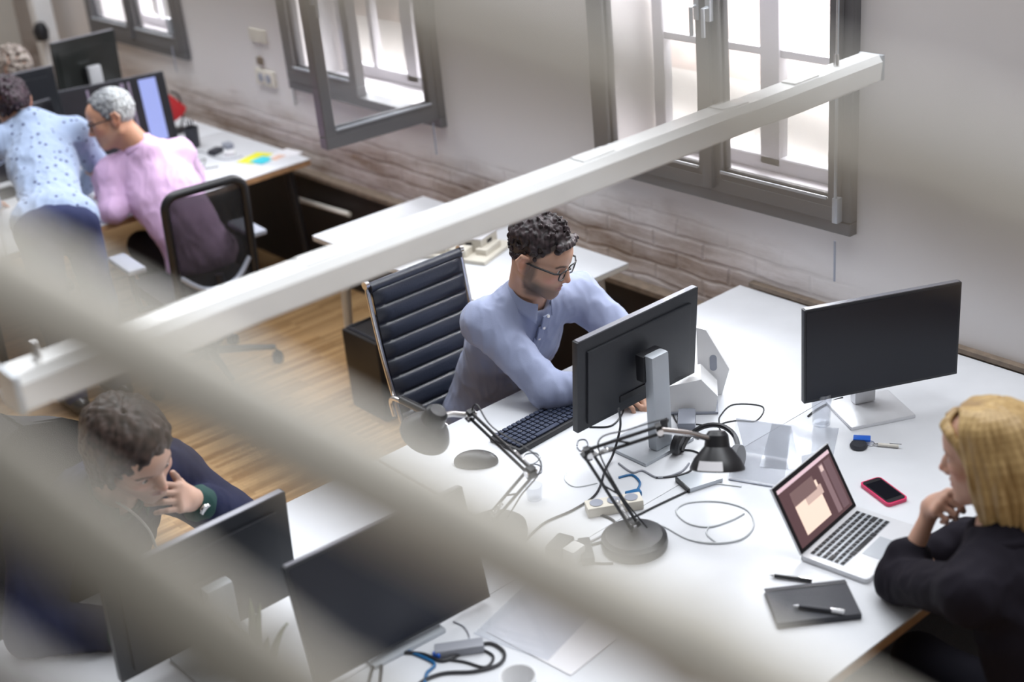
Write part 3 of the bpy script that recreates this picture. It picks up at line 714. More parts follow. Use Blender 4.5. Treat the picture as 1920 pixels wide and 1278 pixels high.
def person(label, P, skin, head, hair_fn=None, shirt=None, trousers=None, hands=(), paint=None, s=1., fem=False, cover=None, group=None, arm=None, jaw=1.):
    """P: joints in place. head=(centre, facing, up, size). shirt=(name, material, wrinkle, sleeve end L, R). hands: list of dicts."""
    hc, hf, hu, hs = head; R = frame(hf, hu); S = SDF()
    T = head_sdf(S, hc, R, hs, fem, jaw)
    nk = V3(P['neck']); nr = .047 if fem else .058
    S.cap(T(-.022, 0, -.045), nk, nr*s, nr*1.08*s, .03)
    if not fem: S.cap(T(.035, 0, -.095), nk+R[:, 0]*.03, .022, .02, .03)
    torso_sdf(S, P, -.022, s, fem)
    ar = arm or ((.050, .041, .029) if not fem else (.042, .034, .024)); lr = (.085, .058, .042)
    for sd in 'LR':
        limb(S, P['sh'+sd], P['el'+sd], P['wr'+sd], [x*s for x in ar], -.004)
        if 'kn'+sd in P:
            limb(S, P['hip'+sd], P['kn'+sd], P['an'+sd], [x*s for x in lr], -.01)
            ft = V3(P['an'+sd]); fo = V3(P.get('foot', (1, 0, 0)))
            S.cap(ft+V3((0, 0, -.03)), ft+fo*.16+V3((0, 0, -.05)), .035, .028, .03)
    for h in hands: hand_sdf(S, **h)
    org = V3((P['pelvis'][0], P['pelvis'][1], 0))
    fine = (V3(hc)-.16, V3(hc)+.16, .0032)
    pf = head_paint(hc, R, hs, skin, **(paint or {}))
    body = mesh_obj('person', S.mesh(.0062, fine), 'skin', None, org, pf, relax=1, label=label, category='person')
    if group: body['group'] = group
    for y in (-1, 1):       # eyeballs sit in the sockets
        e = MB(); e.lathe([(.0002, -.0125), (.006, -.011), (.0105, -.0068), (.0125, 0), (.0105, .0068), (.0065, .0107)], 20, close=True)
        ir = MB(); ir.lathe([(.0062, .0107), (.003, .0124), (.0001, .0126)], 20, close=False)
        fx = Matrix.Translation(Vector(T(.0775, y*.031, -.0005)-org)) @ Matrix([list(r) for r in np.stack([R[:, 1], R[:, 2], R[:, 0]], 1)]).to_4x4() @ Matrix.Scale(hs, 4)
        e.xf(fx); ir.xf(fx)
        eo = obj('eye', e, 'eyewhite', body); obj('iris', ir, 'iris', eo)
    if shirt:
        nm, mt, wr, eL, eR, grow = shirt; S = SDF(); torso_sdf(S, P, grow, s, fem, .06)
        for sd, en in (('L', eL), ('R', eR)):
            a, b, c = V3(P['sh'+sd]), V3(P['el'+sd]), V3(P['wr'+sd]); c = b+(c-b)*en
            r0, r1, r2 = ar[0]*s+grow+.008, ar[1]*s+grow+.009, ar[2]*s+grow+.007+(1-en)*.012
            S.cap(a, b, r0, r1, .035); S.cap(b, c, r1, r2, .025)
            if en < 1 or True: S.cap(c-unit(c-b)*.02, c, r2+.002, r2+.002, .004)
        for x in P.get('extra', ()): S.cap(*x)
        ax_ = unit(nk-V3(P['pelvis']))
        S.cap(nk+R[:, 0]*.012, nk+ax_*.10+R[:, 0]*.04, .062*s, .075*s, .012, sub=True)
        sh = mesh_obj(nm, S.mesh(.005, None, wr), mt, body, org, relax=1)
        if cover: cover(body, org, R, T, sh)
    if trousers:
        nm, mt, wr = trousers; S = SDF(); pe = V3(P['pelvis']); TR = torso_frame(P)
        S.ell(pe-TR[:, 2]*(.035 if fem else 0), (.128, .178, .10) if fem else (.112, .150, .10), TR, .05)
        for sd in 'LR':
            limb(S, P['hip'+sd], P['kn'+sd], P['an'+sd], [x*s for x in lr], .010)
        mesh_obj(nm, S.mesh(.009, None, wr), mt, body, org, relax=1)
        for sd in 'LR':
            S = SDF(); ft = V3(P['an'+sd]); fo = V3(P.get('foot', (1, 0, 0)))
            S.cap(ft+V3((0, 0, -.035)), ft+fo*.17+V3((0, 0, -.055)), .042, .035, .03); S.cap(ft+V3((0, 0, -.03))-fo*.04, ft, .04, .038, .03)
            mesh_obj('shoe', S.mesh(.009), 'blackgloss', body, org)
    if hair_fn: hair_fn(body, org, R, T, hs, hc)
    return body, R, T, org
M['eyewhite'] = mat('eye_white', (.7, .67, .64), .2)
M['iris'] = mat('brown_iris', (.03, .015, .008), .15)

def collar(body, org, nk, up, fwd, r, h, m, flare=.012, gap=.5, lab='collar', tilt=0):
    # folded shirt collar: a band round the neck, open at the throat, with pointed ends
    up, fwd, nk = unit(up), unit(fwd), V3(nk); l = unit(np.cross(up, fwd)); fwd = np.cross(l, up); mb = MB()
    def f(u, v, o=0):
        a = gap+(2*PI-2*gap)*u; e = abs(u-.5)*2; pt = max(0, (e-.72)/.28)
        if v < .5: z = h*(v*2); rr = r+.002
        else: z = h-(h+.004+.026*pt*pt)*(v-.5)*2; rr = r+.004+flare*(v-.5)*2+.006*pt*(v-.5)*2
        d = fwd*math.cos(a)+l*math.sin(a); return Vector(nk+d*(rr+o)*(1+.10*math.cos(a))+up*(z-.016*math.cos(a)-.004)-org)
    n, q = 44, 9; g0 = [[mb.bm.verts.new(f(i/(n-1), j/(q-1))) for j in range(q)] for i in range(n)]
    for i in range(n-1):
        for j in range(q-1): mb.bm.faces.new((g0[i][j], g0[i+1][j], g0[i+1][j+1], g0[i][j+1]))
    o = obj(lab, mb, m, body); md = o.modifiers.new('thickness', 'SOLIDIFY'); md.thickness = .0025; return o
def hair_obj(name, S, body, org, h, noise, base, tip, streak=30., relax=0, hseed=1):
    VQ = S.mesh(h, None, noise)
    def cf(V):
        n = fbm(V, streak, 3, hseed); t = np.clip(.5+.45*n, 0, 1)[:, None]; return V3(base)*(1-t)+V3(tip)*t
    return mesh_obj(name, VQ, 'hairvc', body, org, cf, relax=relax)
def glasses(body, org, R, T, col, rim=True, w=.052, hgt=.034):
    mb = MB(); Tm = lambda x, y, z: Vector(T(x, y, z)-org)
    for y in (-1, 1):
        pts = []
        for q in range(20):
            a = 2*PI*q/20; cx = abs(math.cos(a))**.7*math.copysign(1, math.cos(a)); cz = abs(math.sin(a))**.7*math.copysign(1, math.sin(a))
            pts.append(Tm(.108-.006*abs(cx), y*.033+cx*w*.46, -.002+cz*hgt*.5))
        if rim: mb.tube(pts, .0023, 8, closed=True)
        mb.tube([Tm(.107-.006, y*(.033+w*.46), .010), Tm(.09, y*.074, .012), Tm(.02, y*.083, .008), Tm(-.015, y*.083, .006), Tm(-.03, y*.084, -.014)], .0032, 8)
    mb.tube([Tm(.106, -.010, .006), Tm(.112, 0, .009), Tm(.106, .010, .006)], .0018, 8)
    g = obj('spectacles', mb, col, body)
    for y in (-1, 1):
        ln = MB(); vs = [ln.bm.verts.new(Tm(.106-.006*abs(math.cos(2*PI*q/20)), y*.033+math.cos(2*PI*q/20)*w*.45, -.002+math.sin(2*PI*q/20)*hgt*.48)) for q in range(20)]; ln.bm.faces.new(vs); obj('lens', ln, 'tumbler', g, sm=False)
    return g
# ------------------------------------------------------------------ people
def zline(pts):
    xs_, zs_ = zip(*pts); return lambda x: float(np.interp(x, xs_, zs_))
HL = zline([(-.13, -.065), (-.05, -.055), (-.03, -.02), (-.012, .028), (.018, .022), (.04, .05), (.085, .082)])
def scatter_hair(S, T, s, n, rfun, zmin, lift=.003, seed=1, rad=(.097, .078, .088)):
    R_ = np.random.RandomState(seed); i = 0; k = 0
    while i < n and k < n*8:
        k += 1; v = R_.normal(size=3); v /= np.linalg.norm(v)
        p = V3((-.016, 0, .036))+v*V3(rad)
        if p[0] > .03: p[0] += .012*min(1, (p[0]-.03)/.04)
        if p[2] < zmin(p[0]): continue
        r = rfun(p, R_); q = p+v*(lift+r*.15); S.ell(T(*q), (r*s,)*3, None, .006); i += 1
def lock(S, pts, rs, n=3, k=.0025):
    P = catmull([Vector(p) for p in pts], n); m = len(P)
    R = np.interp(np.linspace(0, len(rs)-1, m), range(len(rs)), rs); S.chain([V3(p) for p in P], list(R), k)
def base_hair(S, T, R, s, g, zmin_front=.045):
    S.ell(T(-.020, 0, .040), ((.097+g)*s, (.0775+g)*s, (.088+g)*s), R, .01)

# --- man in the blue shirt
hf, hu = unit((.86, .33, -.38)), (.38, .14, .90)
P1 = dict(pelvis=(-3.47, 2.62, .52), neck=(-3.215, 2.635, 1.05), shR=(-3.27, 2.50, .985), shL=(-3.20, 2.845, .98), elR=(-3.03, 2.545, .797), elL=(-2.99, 2.93, .80),
          wrR=(-2.915, 2.665, .80), wrL=(-2.90, 2.80, .79), hipR=(-3.42, 2.53, .50), hipL=(-3.42, 2.72, .50), knR=(-3.02, 2.49, .50), knL=(-3.02, 2.76, .50), anR=(-3.0, 2.5, .09), anL=(-3.05, 2.76, .09), hunch=.035)
def hair1(body, org, R, T, s, hc):
    S = SDF()
    def rf(p, r): return (.0052 if p[2] < .06 else .0105+.004*r.rand())
    scatter_hair(S, T, s, 420, rf, HL, .001, 4)
    R_ = np.random.RandomState(9)
    for i in range(150):
        a = R_.uniform(0, 2*PI); q = math.sqrt(R_.rand()); x = -.005+.078*q*math.cos(a); y = .056*q*math.sin(a); z = .036+.088*math.sqrt(max(0, 1-(x/.105)**2-(y/.082)**2))+.009*R_.rand()
        b = T(x, y, z+.004); t = R_.normal(size=3)*.007; S.cap(b-t, b+t, .0062, .0046, .002)
    for i in range(14):
        y = (i-6.5)*.0082; b = T(.083+.004*(i % 2)-abs(y)*.25, y, .092); S.cap(b, b+R@V3((.008, .004*math.sin(i*2.), -.003)), .010, .006, .004)
    hair_obj('hair', S, body, org, .0034, lambda P: .0018*fbm(P, 330, 2, 3), (.010, .007, .008), (.055, .038, .042), 260)
def cover1(body, org, R, T, sh):
    nk = P1['neck']; collar(body, org, V3(nk)+V3((.010, 0, .006)), (.36, .03, .93), (.93, .12, -.36), .066, .040, 'blue_shirt', gap=.42)
    mb = MB(); TR = torso_frame(P1); b0 = V3(nk)+V3((.085, .012, -.055))
    pts = [Vector(b0-org+TR[:, 2]*(-.05*i)+TR[:, 0]*(.004*i-.0016*i*i)) for i in range(7)]
    for i in range(6):
        mb.box((pts[i]+pts[i+1])/2, (.006, .026, .055), Matrix.Rotation(.35, 3, 'Y'), bev=.002)
    obj('placket', mb, 'blue_shirt', body)
    for i in range(5):
        m = MB(); m.cone(pts[i]+Vector((.003, 0, 0)), pts[i]+Vector((.007, 0, .001)), .0055, .0055, 12); obj('button', m, 'white', body)
M['blue_shirt'] = cloth_mat('blue_cotton', (.30, .34, .50)); M['jeans'] = cloth_mat('dark_denim', (.03, .035, .07)); M['darktrouser'] = cloth_mat('dark_trousers', (.02, .02, .03))
rel = ((.35, .5, .3), (.4, .55, .3), (.45, .6, .35), (.5, .6, .4))
b1, R1, T1, o1 = person('man with curly dark hair, glasses and blue shirt typing at the far desk', P1, (.56, .33, .235), (atx(1012, 479, -3.125), hf, hu, 1.0), hair1,
    ('shirt', 'blue_shirt', wrinkles(.006, 15, 1), .94, .94, .012), ('trousers', 'jeans', wrinkles(.004, 12, 2)),
    hands=[dict(w=(-2.90, 2.675, .80), fd=(.85, .35, -.25), pn=(-.1, 0, -1), thumb=(-.3, .9, .1), curls=rel), dict(w=(-2.885, 2.79, .79), fd=(.9, -.25, -.25), pn=(0, 0, -1), thumb=(-.2, -.9, .1), curls=rel)],
    paint=dict(beard=((.10, .072, .058), .74), lip=(.36, .15, .13), brow=(.03, .02, .018), scalp=((.06, .045, .04), .022)), cover=cover1)
glasses(b1, o1, R1, T1, 'black')

# --- man in the pink shirt
P2 = dict(pelvis=(-5.74, 2.75, .50), neck=(-5.99, 2.675, 1.03), shR=(-5.99, 2.85, .955), shL=(-6.07, 2.535, .935), elR=(-6.17, 2.98, .78), elL=(-6.00, 2.47, .79), wrR=(-6.40, 2.92, .79), wrL=(-6.19, 2.53, .90),
          hipR=(-5.80, 2.90, .49), hipL=(-5.80, 2.71, .49), knR=(-6.20, 2.94, .50), knL=(-6.20, 2.66, .50), anR=(-6.15, 2.94, .09), anL=(-6.15, 2.66, .09), foot=(-1, 0, 0), hunch=.045)
def hair2(body, org, R, T, s, hc):
    S = SDF(); hl = zline([(-.13, -.06), (-.05, -.055), (-.03, -.02), (-.01, .018), (.018, .012), (.03, .04), (.05, .098), (.085, .13)])
    scatter_hair(S, T, s, 1100, lambda p, r: .0075 if p[2] < .07 else .0095+.003*r.rand(), hl, .0, 8)
    VQ = S.mesh(.0036, None, lambda P: .002*fbm(P, 300, 2, 5))
    def cf(V):
        L = (V-V3(hc))@R; n = np.clip(.5+.5*fbm(V, 260, 3, 2), 0, 1); t = np.clip(n*.5+np.clip((-.01-L[:, 0])/.05, 0, 1)*.55, 0, 1)[:, None]
        return V3((.075, .08, .10))*(1-t)+V3((.50, .52, .53))*t
    mesh_obj('hair', VQ, 'hairvc', body, org, cf)
def cover2(body, org, R, T, sh):
    collar(body, org, V3(P2['neck'])+V3((-.010, -.01, .008)), (-.33, -.08, .93), (-.85, -.4, -.35), .068, .040, 'pink_shirt', gap=.45)
M['pink_shirt'] = cloth_mat('pink_cotton', (.70, .47, .72))
b2, R2, T2, o2 = person('grey-haired man with glasses in a pink shirt seated at far desk', P2, (.55, .29, .19), (atx(209, 222, -6.04), unit((-.34, -.91, -.22)), (-.2, -.12, .96), 1.02), hair2,
    ('shirt', 'pink_shirt', wrinkles(.006, 13, 3), .93, .55, .014), ('trousers', 'darktrouser', None),
    hands=[dict(w=(-6.205, 2.535, .905), fd=(-.85, -.1, .25), pn=(0, .5, -.8), thumb=(-.1, .8, .6), curls=((.15, .2, .15), (.7, .9, .5), (.8, 1., .6), (.9, 1., .6))),
           dict(w=(-6.42, 2.915, .79), fd=(-1, -.1, -.1), pn=(0, 0, -1), thumb=(0, -1, .1), curls=rel)],
    paint=dict(brow=(.10, .08, .07), lip=(.40, .15, .13), scalp=((.22, .16, .13), .05), beard=((.34, .24, .2), .3)), cover=cover2)
glasses(b2, o2, R2, T2, 'black')

# --- woman in the spotted blouse, leaning over the desk
P3 = dict(pelvis=(-5.76, 2.10, .89), neck=(-6.30, 2.30, 1.205), shR=(-6.24, 2.465, 1.12), shL=(-6.33, 2.14, 1.14), elR=(-6.28, 2.555, .93), elL=(-6.50, 2.02, .98), wrR=(-6.46, 2.53, .785), wrL=(-6.6, 2.12, .79),
          hipR=(-5.74, 2.19, .87), hipL=(-5.76, 2.01, .87), knR=(-5.72, 2.20, .48), knL=(-5.74, 1.99, .48), anR=(-5.70, 2.20, .09), anL=(-5.72, 1.99, .09), foot=(-1, 0, 0), hunch=.0)
def hair3(body, org, R, T, s, hc):
    S = SDF(); hl = zline([(-.13, -.06), (-.05, -.055), (-.03, -.04), (0, .01), (.04, .05), (.085, .085)])
    scatter_hair(S, T, s, 300, lambda p, r: .012+.004*r.rand(), hl, .004, 18); S.ell(T(-.115, 0, -.005), (.038, .045, .04), None, .02)
    for i in range(30):
        a = i*.7; S.cap(T(-.11, .02*math.cos(a), .01*math.sin(a)), T(-.135, .042*math.cos(a), -.01+.045*math.sin(a)), .008, .004, .003)
    hair_obj('hair', S, body, org, .0042, lambda P: .003*fbm(P, 240, 2, 6), (.010, .007, .008), (.06, .035, .05), 200)
M['blouse'] = cloth_mat('spotted_blouse', (.31, .39, .56), dots=((.03, .04, .12), 27, .20)); M['navytrouser'] = cloth_mat('navy_trousers', (.028, .035, .09))
person('dark-haired woman in a pale blue spotted blouse leaning over the far desk', P3, (.5, .28, .2), (atx(19, 197, -6.42), unit((-.9, .1, -.42)), (-.42, .0, .9), 1.0), hair3,
    ('blouse', 'blouse', wrinkles(.006, 14, 5), .95, .9, .016), ('trousers', 'navytrouser', wrinkles(.004, 12, 1)),
    hands=[dict(w=(-6.475, 2.525, .782), fd=(-1, 0, -.12), pn=(0, 0, -1), thumb=(0, -1, 0), curls=((.15, .2, .1),)*4), dict(w=(-6.615, 2.13, .785), fd=(-1, .3, -.1), pn=(0, 0, -1), thumb=(0, 1, 0), curls=((.15, .2, .1),)*4)], fem=True)

# --- person behind the black monitor, mostly hidden
hp = at(28, 134, 1.20)
P4 = dict(pelvis=(hp.x-.28, hp.y, .5), neck=(hp.x-.08, hp.y, 1.06), shR=(hp.x-.1, hp.y-.17, 1.0), shL=(hp.x-.1, hp.y+.17, 1.0), elR=(hp.x+.0, hp.y-.22, .79), elL=(hp.x+.0, hp.y+.22, .79), wrR=(hp.x+.25, hp.y-.1, .79), wrL=(hp.x+.25, hp.y+.1, .79),
          hipR=(hp.x-.25, hp.y-.1, .5), hipL=(hp.x-.25, hp.y+.1, .5), knR=(hp.x+.1, hp.y-.1, .5), knL=(hp.x+.1, hp.y+.1, .5), anR=(hp.x+.1, hp.y-.1, .09), anL=(hp.x+.1, hp.y+.1, .09))
def hair4(body, org, R, T, s, hc):
    S = SDF(); scatter_hair(S, T, s, 320, lambda p, r: .010+.005*r.rand(), HL, .004, 28)
    hair_obj('hair', S, body, org, .0042, lambda P: .003*fbm(P, 220, 2, 1), (.07, .045, .035), (.42, .36, .32), 160)
M['grey_shirt'] = cloth_mat('grey_knit', (.12, .12, .13))
person('brown-haired person bent forward behind the dark monitor at far left', P4, (.55, .35, .27), (hp, unit((.85, -.1, -.5)), (.5, 0, .86), 1.0), hair4,
    ('shirt', 'grey_shirt', None, .95, .95, .012), ('trousers', 'darktrouser', None), hands=[dict(w=P4['wrR'], fd=(1, .1, -.1), pn=(0, 0, -1), thumb=(0, 1, 0), curls=rel), dict(w=P4['wrL'], fd=(1, -.1, -.1), pn=(0, 0, -1), thumb=(0, -1, 0), curls=rel)])

# --- man in the navy cardigan, chin in hand
hc5 = atx(247, 845, -3.0); h5f = unit((.93, .20, -.50)); h5u = (.52, -.12, .86)
P5 = dict(pelvis=(-3.47, 1.10, .52), neck=(-3.13, 1.125, 1.05), shR=(-3.20, .94, .975), shL=(-3.22, 1.305, .985), elR=(-3.10, .83, .79), elL=(-3.13, 1.435, .80), wrR=(-2.93, .98, .785), wrL=(-3.035, 1.285, .985),
          hipR=(-3.42, 1.02, .50), hipL=(-3.42, 1.2, .50), knR=(-3.0, 1.0, .50), knL=(-3.0, 1.24, .50), anR=(-3.0, 1.0, .09), anL=(-3.0, 1.24, .09), hunch=.04)
def hair5(body, org, R, T, s, hc):
    S = SDF(); hl = zline([(-.13, -.075), (-.05, -.07), (-.02, -.055), (0, -.02), (.03, .03), (.05, .055), (.085, .080)])
    R_ = np.random.RandomState(5); S.ell(T(-.022, 0, .042), (.102*s, .080*s, .090*s), R, .01)
    for i in range(170):
        ph = R_.uniform(-PI, PI); c, sn = math.cos(ph), math.sin(ph); kk = 1+.10*R_.rand(); pa = R_.rand()*6.3; wv_ = .010
        end = .062 if c > .75 else (.035 if c > .45 else (-.035 if c > .1 else -.075)); end += .012*R_.normal()
        pts = []
        for j in range(9):
            u = j/8; th_ = u*1.0; zt = .1335-(.1335-end)*(u**1.25); q = math.sqrt(max(0.0, 1-((zt-.030)/.104)**2)) if zt > .03 else 1.0
            off = wv_*math.sin(pa+u*9)*(.4+u); x = -.018+(.103*q*kk)*c-off*sn*.8; y = (.084*q*kk)*sn+off*c
            pts.append(T(x, y, zt+.006*math.sin(pa+u*7)))
        lock(S, pts, [.007, .010, .0115, .0115, .0115, .011, .010, .008, .004], 2)
    hair_obj('hair', S, body, org, .004, lambda P: .0015*fbm(P, 150, 2, 2), (.012, .008, .008), (.07, .045, .04), 180)
M['green_shirt'] = cloth_mat('dark_green_cotton', (.008, .05, .045)); M['navy_knit'] = cloth_mat('navy_knit', (.016, .02, .055), weave=.3); M['cord'] = mat('white_cord', (.6, .62, .6), .6)
def cover5(body, org, R, T, sh):
    S = SDF(); torso_sdf(S, P5, .026, 1, False, .06)
    for sd, r in (('L', 0), ('R', 0)):
        a, b, c = V3(P5['sh'+sd]), V3(P5['el'+sd]), V3(P5['wr'+sd]); c = b+(c-b)*(.70 if sd == 'L' else .8)
        S.cap(a, b, .086, .074, .04); S.cap(b, c, .074, .056, .025); S.cap(c-unit(c-b)*.03, c, .058, .058, .004)
    nk = V3(P5['neck']); TR = torso_frame(P5)
    S.cap(nk+R[:, 0]*.02, nk+V3((.05, 0, .1)), .074, .085, .012, sub=True)
    for i in range(7): S.ell(nk+TR[:, 0]*.115-TR[:, 2]*(.02+.05*i)+TR[:, 1]*.0, (.052, max(.052-.0065*i, .012), .04), TR, .01, sub=True)
    mesh_obj('cardigan', S.mesh(.0055, None, wrinkles(.007, 12, 7)), 'navy_knit', body, org, relax=2)
    collar(body, org, nk+V3((.02, 0, .006)), (.38, 0, .92), (.92, .05, -.38), .062, .034, 'green_shirt', gap=.45)
    wr, el = V3(P5['wrL']), V3(P5['elL']); d = unit(wr-el); c0 = wr-d*.028
    wt = MB(); 
    F_ = frame(d, (.8, -.3, .5)); 
    wt.tube([Vector(c0+F_[:, 1]*.031*math.cos(a)+F_[:, 2]*.033*math.sin(a)-org) for a in np.linspace(0, 2*PI, 28, endpoint=False)], .0075, 8, closed=True)
    wa = obj('wristwatch', wt, 'brownfab', body)
    n = unit((.75, -.45, .5)); n = unit(n-d*(n@d)); pc = c0+n*.034; fr = Matrix([list(x) for x in np.stack([d, np.cross(n, d), n], 1)]).to_4x4()
    ds = MB(); ds.lathe([(.001, 0), (.017, 0), (.018, .004), (.016, .008), (.001, .008)], 28); ds.xf(Matrix.Translation(Vector(pc-org)) @ fr); wc = obj('watch_case', ds, 'chrome', wa)
    df = MB(); df.lathe([(.0002, .0082), (.0148, .0082), (.0148, .0088), (.0002, .0088)], 28); df.xf(Matrix.Translation(Vector(pc-org)) @ fr); obj('watch_dial', df, 'paper', wc)
    cd = MB(); p0 = nk+R[:, 0]*.075
    cd.tube(catmull([Vector(nk+V3((.055, -.03, .01))-org), Vector(nk+V3((.10, .0, -.03))-org), Vector(nk+V3((.125, .02, -.08))-org), Vector(nk+V3((.13, .025, -.13))-org)], 6), .0035, 8); obj('cord', cd, 'cord', body)
T5 = lambda x, y, z: V3(hc5)+frame(h5f, h5u)@(V3((x, y, z))*1.04)
mth = T5(.085, .055, -.085); wv = V3(P5['wrL'])
fd5 = unit(T5(.110, .0, -.078)-wv)
b5, R5, T5_, o5 = person('dark-haired man in navy cardigan resting his chin in his hand', P5, (.60, .38, .29), (hc5, h5f, h5u, 1.04), hair5,
    ('shirt', 'green_shirt', wrinkles(.004, 14, 3), .79, .9, .010), ('trousers', 'darktrouser', None),
    hands=[dict(w=P5['wrL'], fd=fd5, pn=(-.75, -.35, .1), thumb=(-.1, 0, 1), curls=((.45, .75, .4), (.5, .8, .4), (.55, .85, .4), (.6, .9, .45)), tdir=unit(T5(.055, .062, -.035)-wv)),
           dict(w=P5['wrR'], fd=(.9, .5, -.1), pn=(0, 0, -1), thumb=(-.4, .9, .1), curls=rel)],
    paint=dict(brow=(.03, .02, .018), lip=(.36, .15, .13), beard=((.16, .10, .08), .35)), cover=cover5)

# --- blonde woman at the laptop
hc6 = atx(1856, 850, -1.44); h6f = unit((-.90, -.34, -.22)); h6u = (-.28, 0, .96)
P6 = dict(pelvis=(-1.20, 2.42, .52), neck=(-1.385, 2.45, 1.045), shL=(-1.345, 2.29, .965), shR=(-1.33, 2.59, .975), elL=(-1.625, 2.425, .795), elR=(-1.60, 2.68, .79), wrL=tuple(atx(1750, 948, -1.59)), wrR=(-1.645, 2.60, .775),
          hipL=(-1.25, 2.33, .50), hipR=(-1.25, 2.51, .50), knL=(-1.62, 2.32, .50), knR=(-1.62, 2.52, .50), anL=(-1.6, 2.32, .09), anR=(-1.6, 2.52, .09), foot=(-1, 0, 0), hunch=.035)
def hair6(body, org, R, T, s, hc):
    S = SDF(); R_ = np.random.RandomState(6)
    S.ell(T(-.022, 0, .040), (.098*s, .080*s, .090*s), R, .01)
    for i in range(190):
        ph = R_.uniform(.80, 2*PI-.80); sg = 1 if math.sin(ph) > 0 else -1; c, sn = math.cos(ph), math.sin(ph)
        k = 1+.05*R_.rand(); w = .006*R_.normal(size=3); ln = -.150-.022*R_.rand()+.03*max(0, c)
        x2 = -.018+.104*c*k; y2 = .088*sn*k
        if c > .25: x2 = .012+.045*(c-.25); y2 = sg*.079*k
        pts = [T(.03+.03*c, sg*.004, .115), T((x2+.02)*.55+.004, y2*.55, .116), T((x2+.02)*.88-.012, y2*.90, .088), T(x2, y2, .050), T(x2-.006+w[0], y2*1.06+w[1], -.01), T(x2-.010+w[1], y2*1.07+w[2], -.08), T(x2*.95-.010+w[2], y2*.98+w[0], ln)]
        lock(S, pts, [.006, .009, .010, .010, .0100, .0090, .0040])
    for i in range(26):
        sg = 1 if i % 2 else -1; e = R_.rand(); lock(S, [T(.050+.030*e, sg*.004, .114-.016*e), T(.072+.016*e, sg*.030, .098-.012*e), T(.058+.010*e, sg*.063, .072), T(.034+.006*e, sg*.080, .030), T(.018+.006*e, sg*.084, -.03), T(.008, sg*.082, -.09), T(.0, sg*.076, -.150-.01*e)], [.004, .007, .0075, .0075, .0075, .0065, .003])
    def cf(V):
        L = (V-V3(hc))@R; a = np.arctan2(L[:, 1], L[:, 0]+.02); st = np.sin(a*37+3*np.sin(L[:, 2]*18))*.35+np.sin(a*83+2*np.sin(L[:, 2]*25+1))*.3+.35*fbm(V*V3((1, 1, .25)), 90, 2, 4)
        t = np.clip(.45+.42*st, 0, 1)[:, None]; root = (np.clip(1-np.abs(L[:, 1])/.03, 0, 1)*np.clip((L[:, 2]-.09)/.02, 0, 1)*np.clip((L[:, 0]+.02)/.03, 0, 1)*.55)[:, None]
        C = V3((.235, .135, .045))*(1-t)+V3((.66, .47, .22))*t; return C*(1-root)+V3((.13, .06, .03))*root
    mesh_obj('hair', S.mesh(.0042, None, lambda P: .0012*fbm(P*V3((1, 1, .3)), 150, 2, 3)), 'hairvc', body, org, cf)
M['black_top'] = cloth_mat('black_jersey', (.012, .010, .016)); 
for k_ in ('black_top', 'darktrouser', 'navytrouser', 'navy_knit', 'jeans'): M[k_].node_tree.nodes['Principled BSDF'].inputs['Specular IOR Level'].default_value = .15
F6 = frame(h6f, h6u); T6 = lambda x, y, z: V3(hc6)+F6@(V3((x, y, z))*.97); w6 = V3(P6['wrL'])
fd6 = unit(T6(.075, .055, -.085)-w6)
def cover6(body, org, R, T, sh):
    nk = V3(P6['neck']); mb = MB()
    mb.tube([Vector(nk+V3((.02+.075*math.cos(a), .085*math.sin(a), .0+.015*math.cos(a)))-org) for a in np.linspace(0, 2*PI, 30, endpoint=False)], .014, 10, closed=True); obj('neckband', mb, 'black_top', body)
b6, R6, T6_, o6 = person('blonde woman in a black top resting her chin on her fist at the laptop', P6, (.58, .34, .25), (hc6, h6f, h6u, .97), hair6,
    ('top', 'black_top', wrinkles(.006, 13, 4), .30, .8, .014), ('trousers', 'darktrouser', None),
    hands=[dict(w=w6, fd=fd6, pn=unit(F6[:, 0]*-.75-F6[:, 1]*.4), thumb=F6[:, 0]*-.2+F6[:, 2]*.2+V3((.1, .5, .5)), curls=((.15, .25, .15), (1.2, 1.5, .7), (1.3, 1.5, .8), (1.3, 1.5, .8)), s=.92, tdir=unit(T6(.07, .03, -.11)-w6)),
           dict(w=P6['wrR'], fd=(-.35, -.93, -.05), pn=(0, 0, -1), thumb=(-.9, .1, .1), curls=rel, s=.9)],
    paint=dict(brow=(.18, .11, .06), lip=(.5, .17, .16)), fem=True, s=.95, cover=cover6)
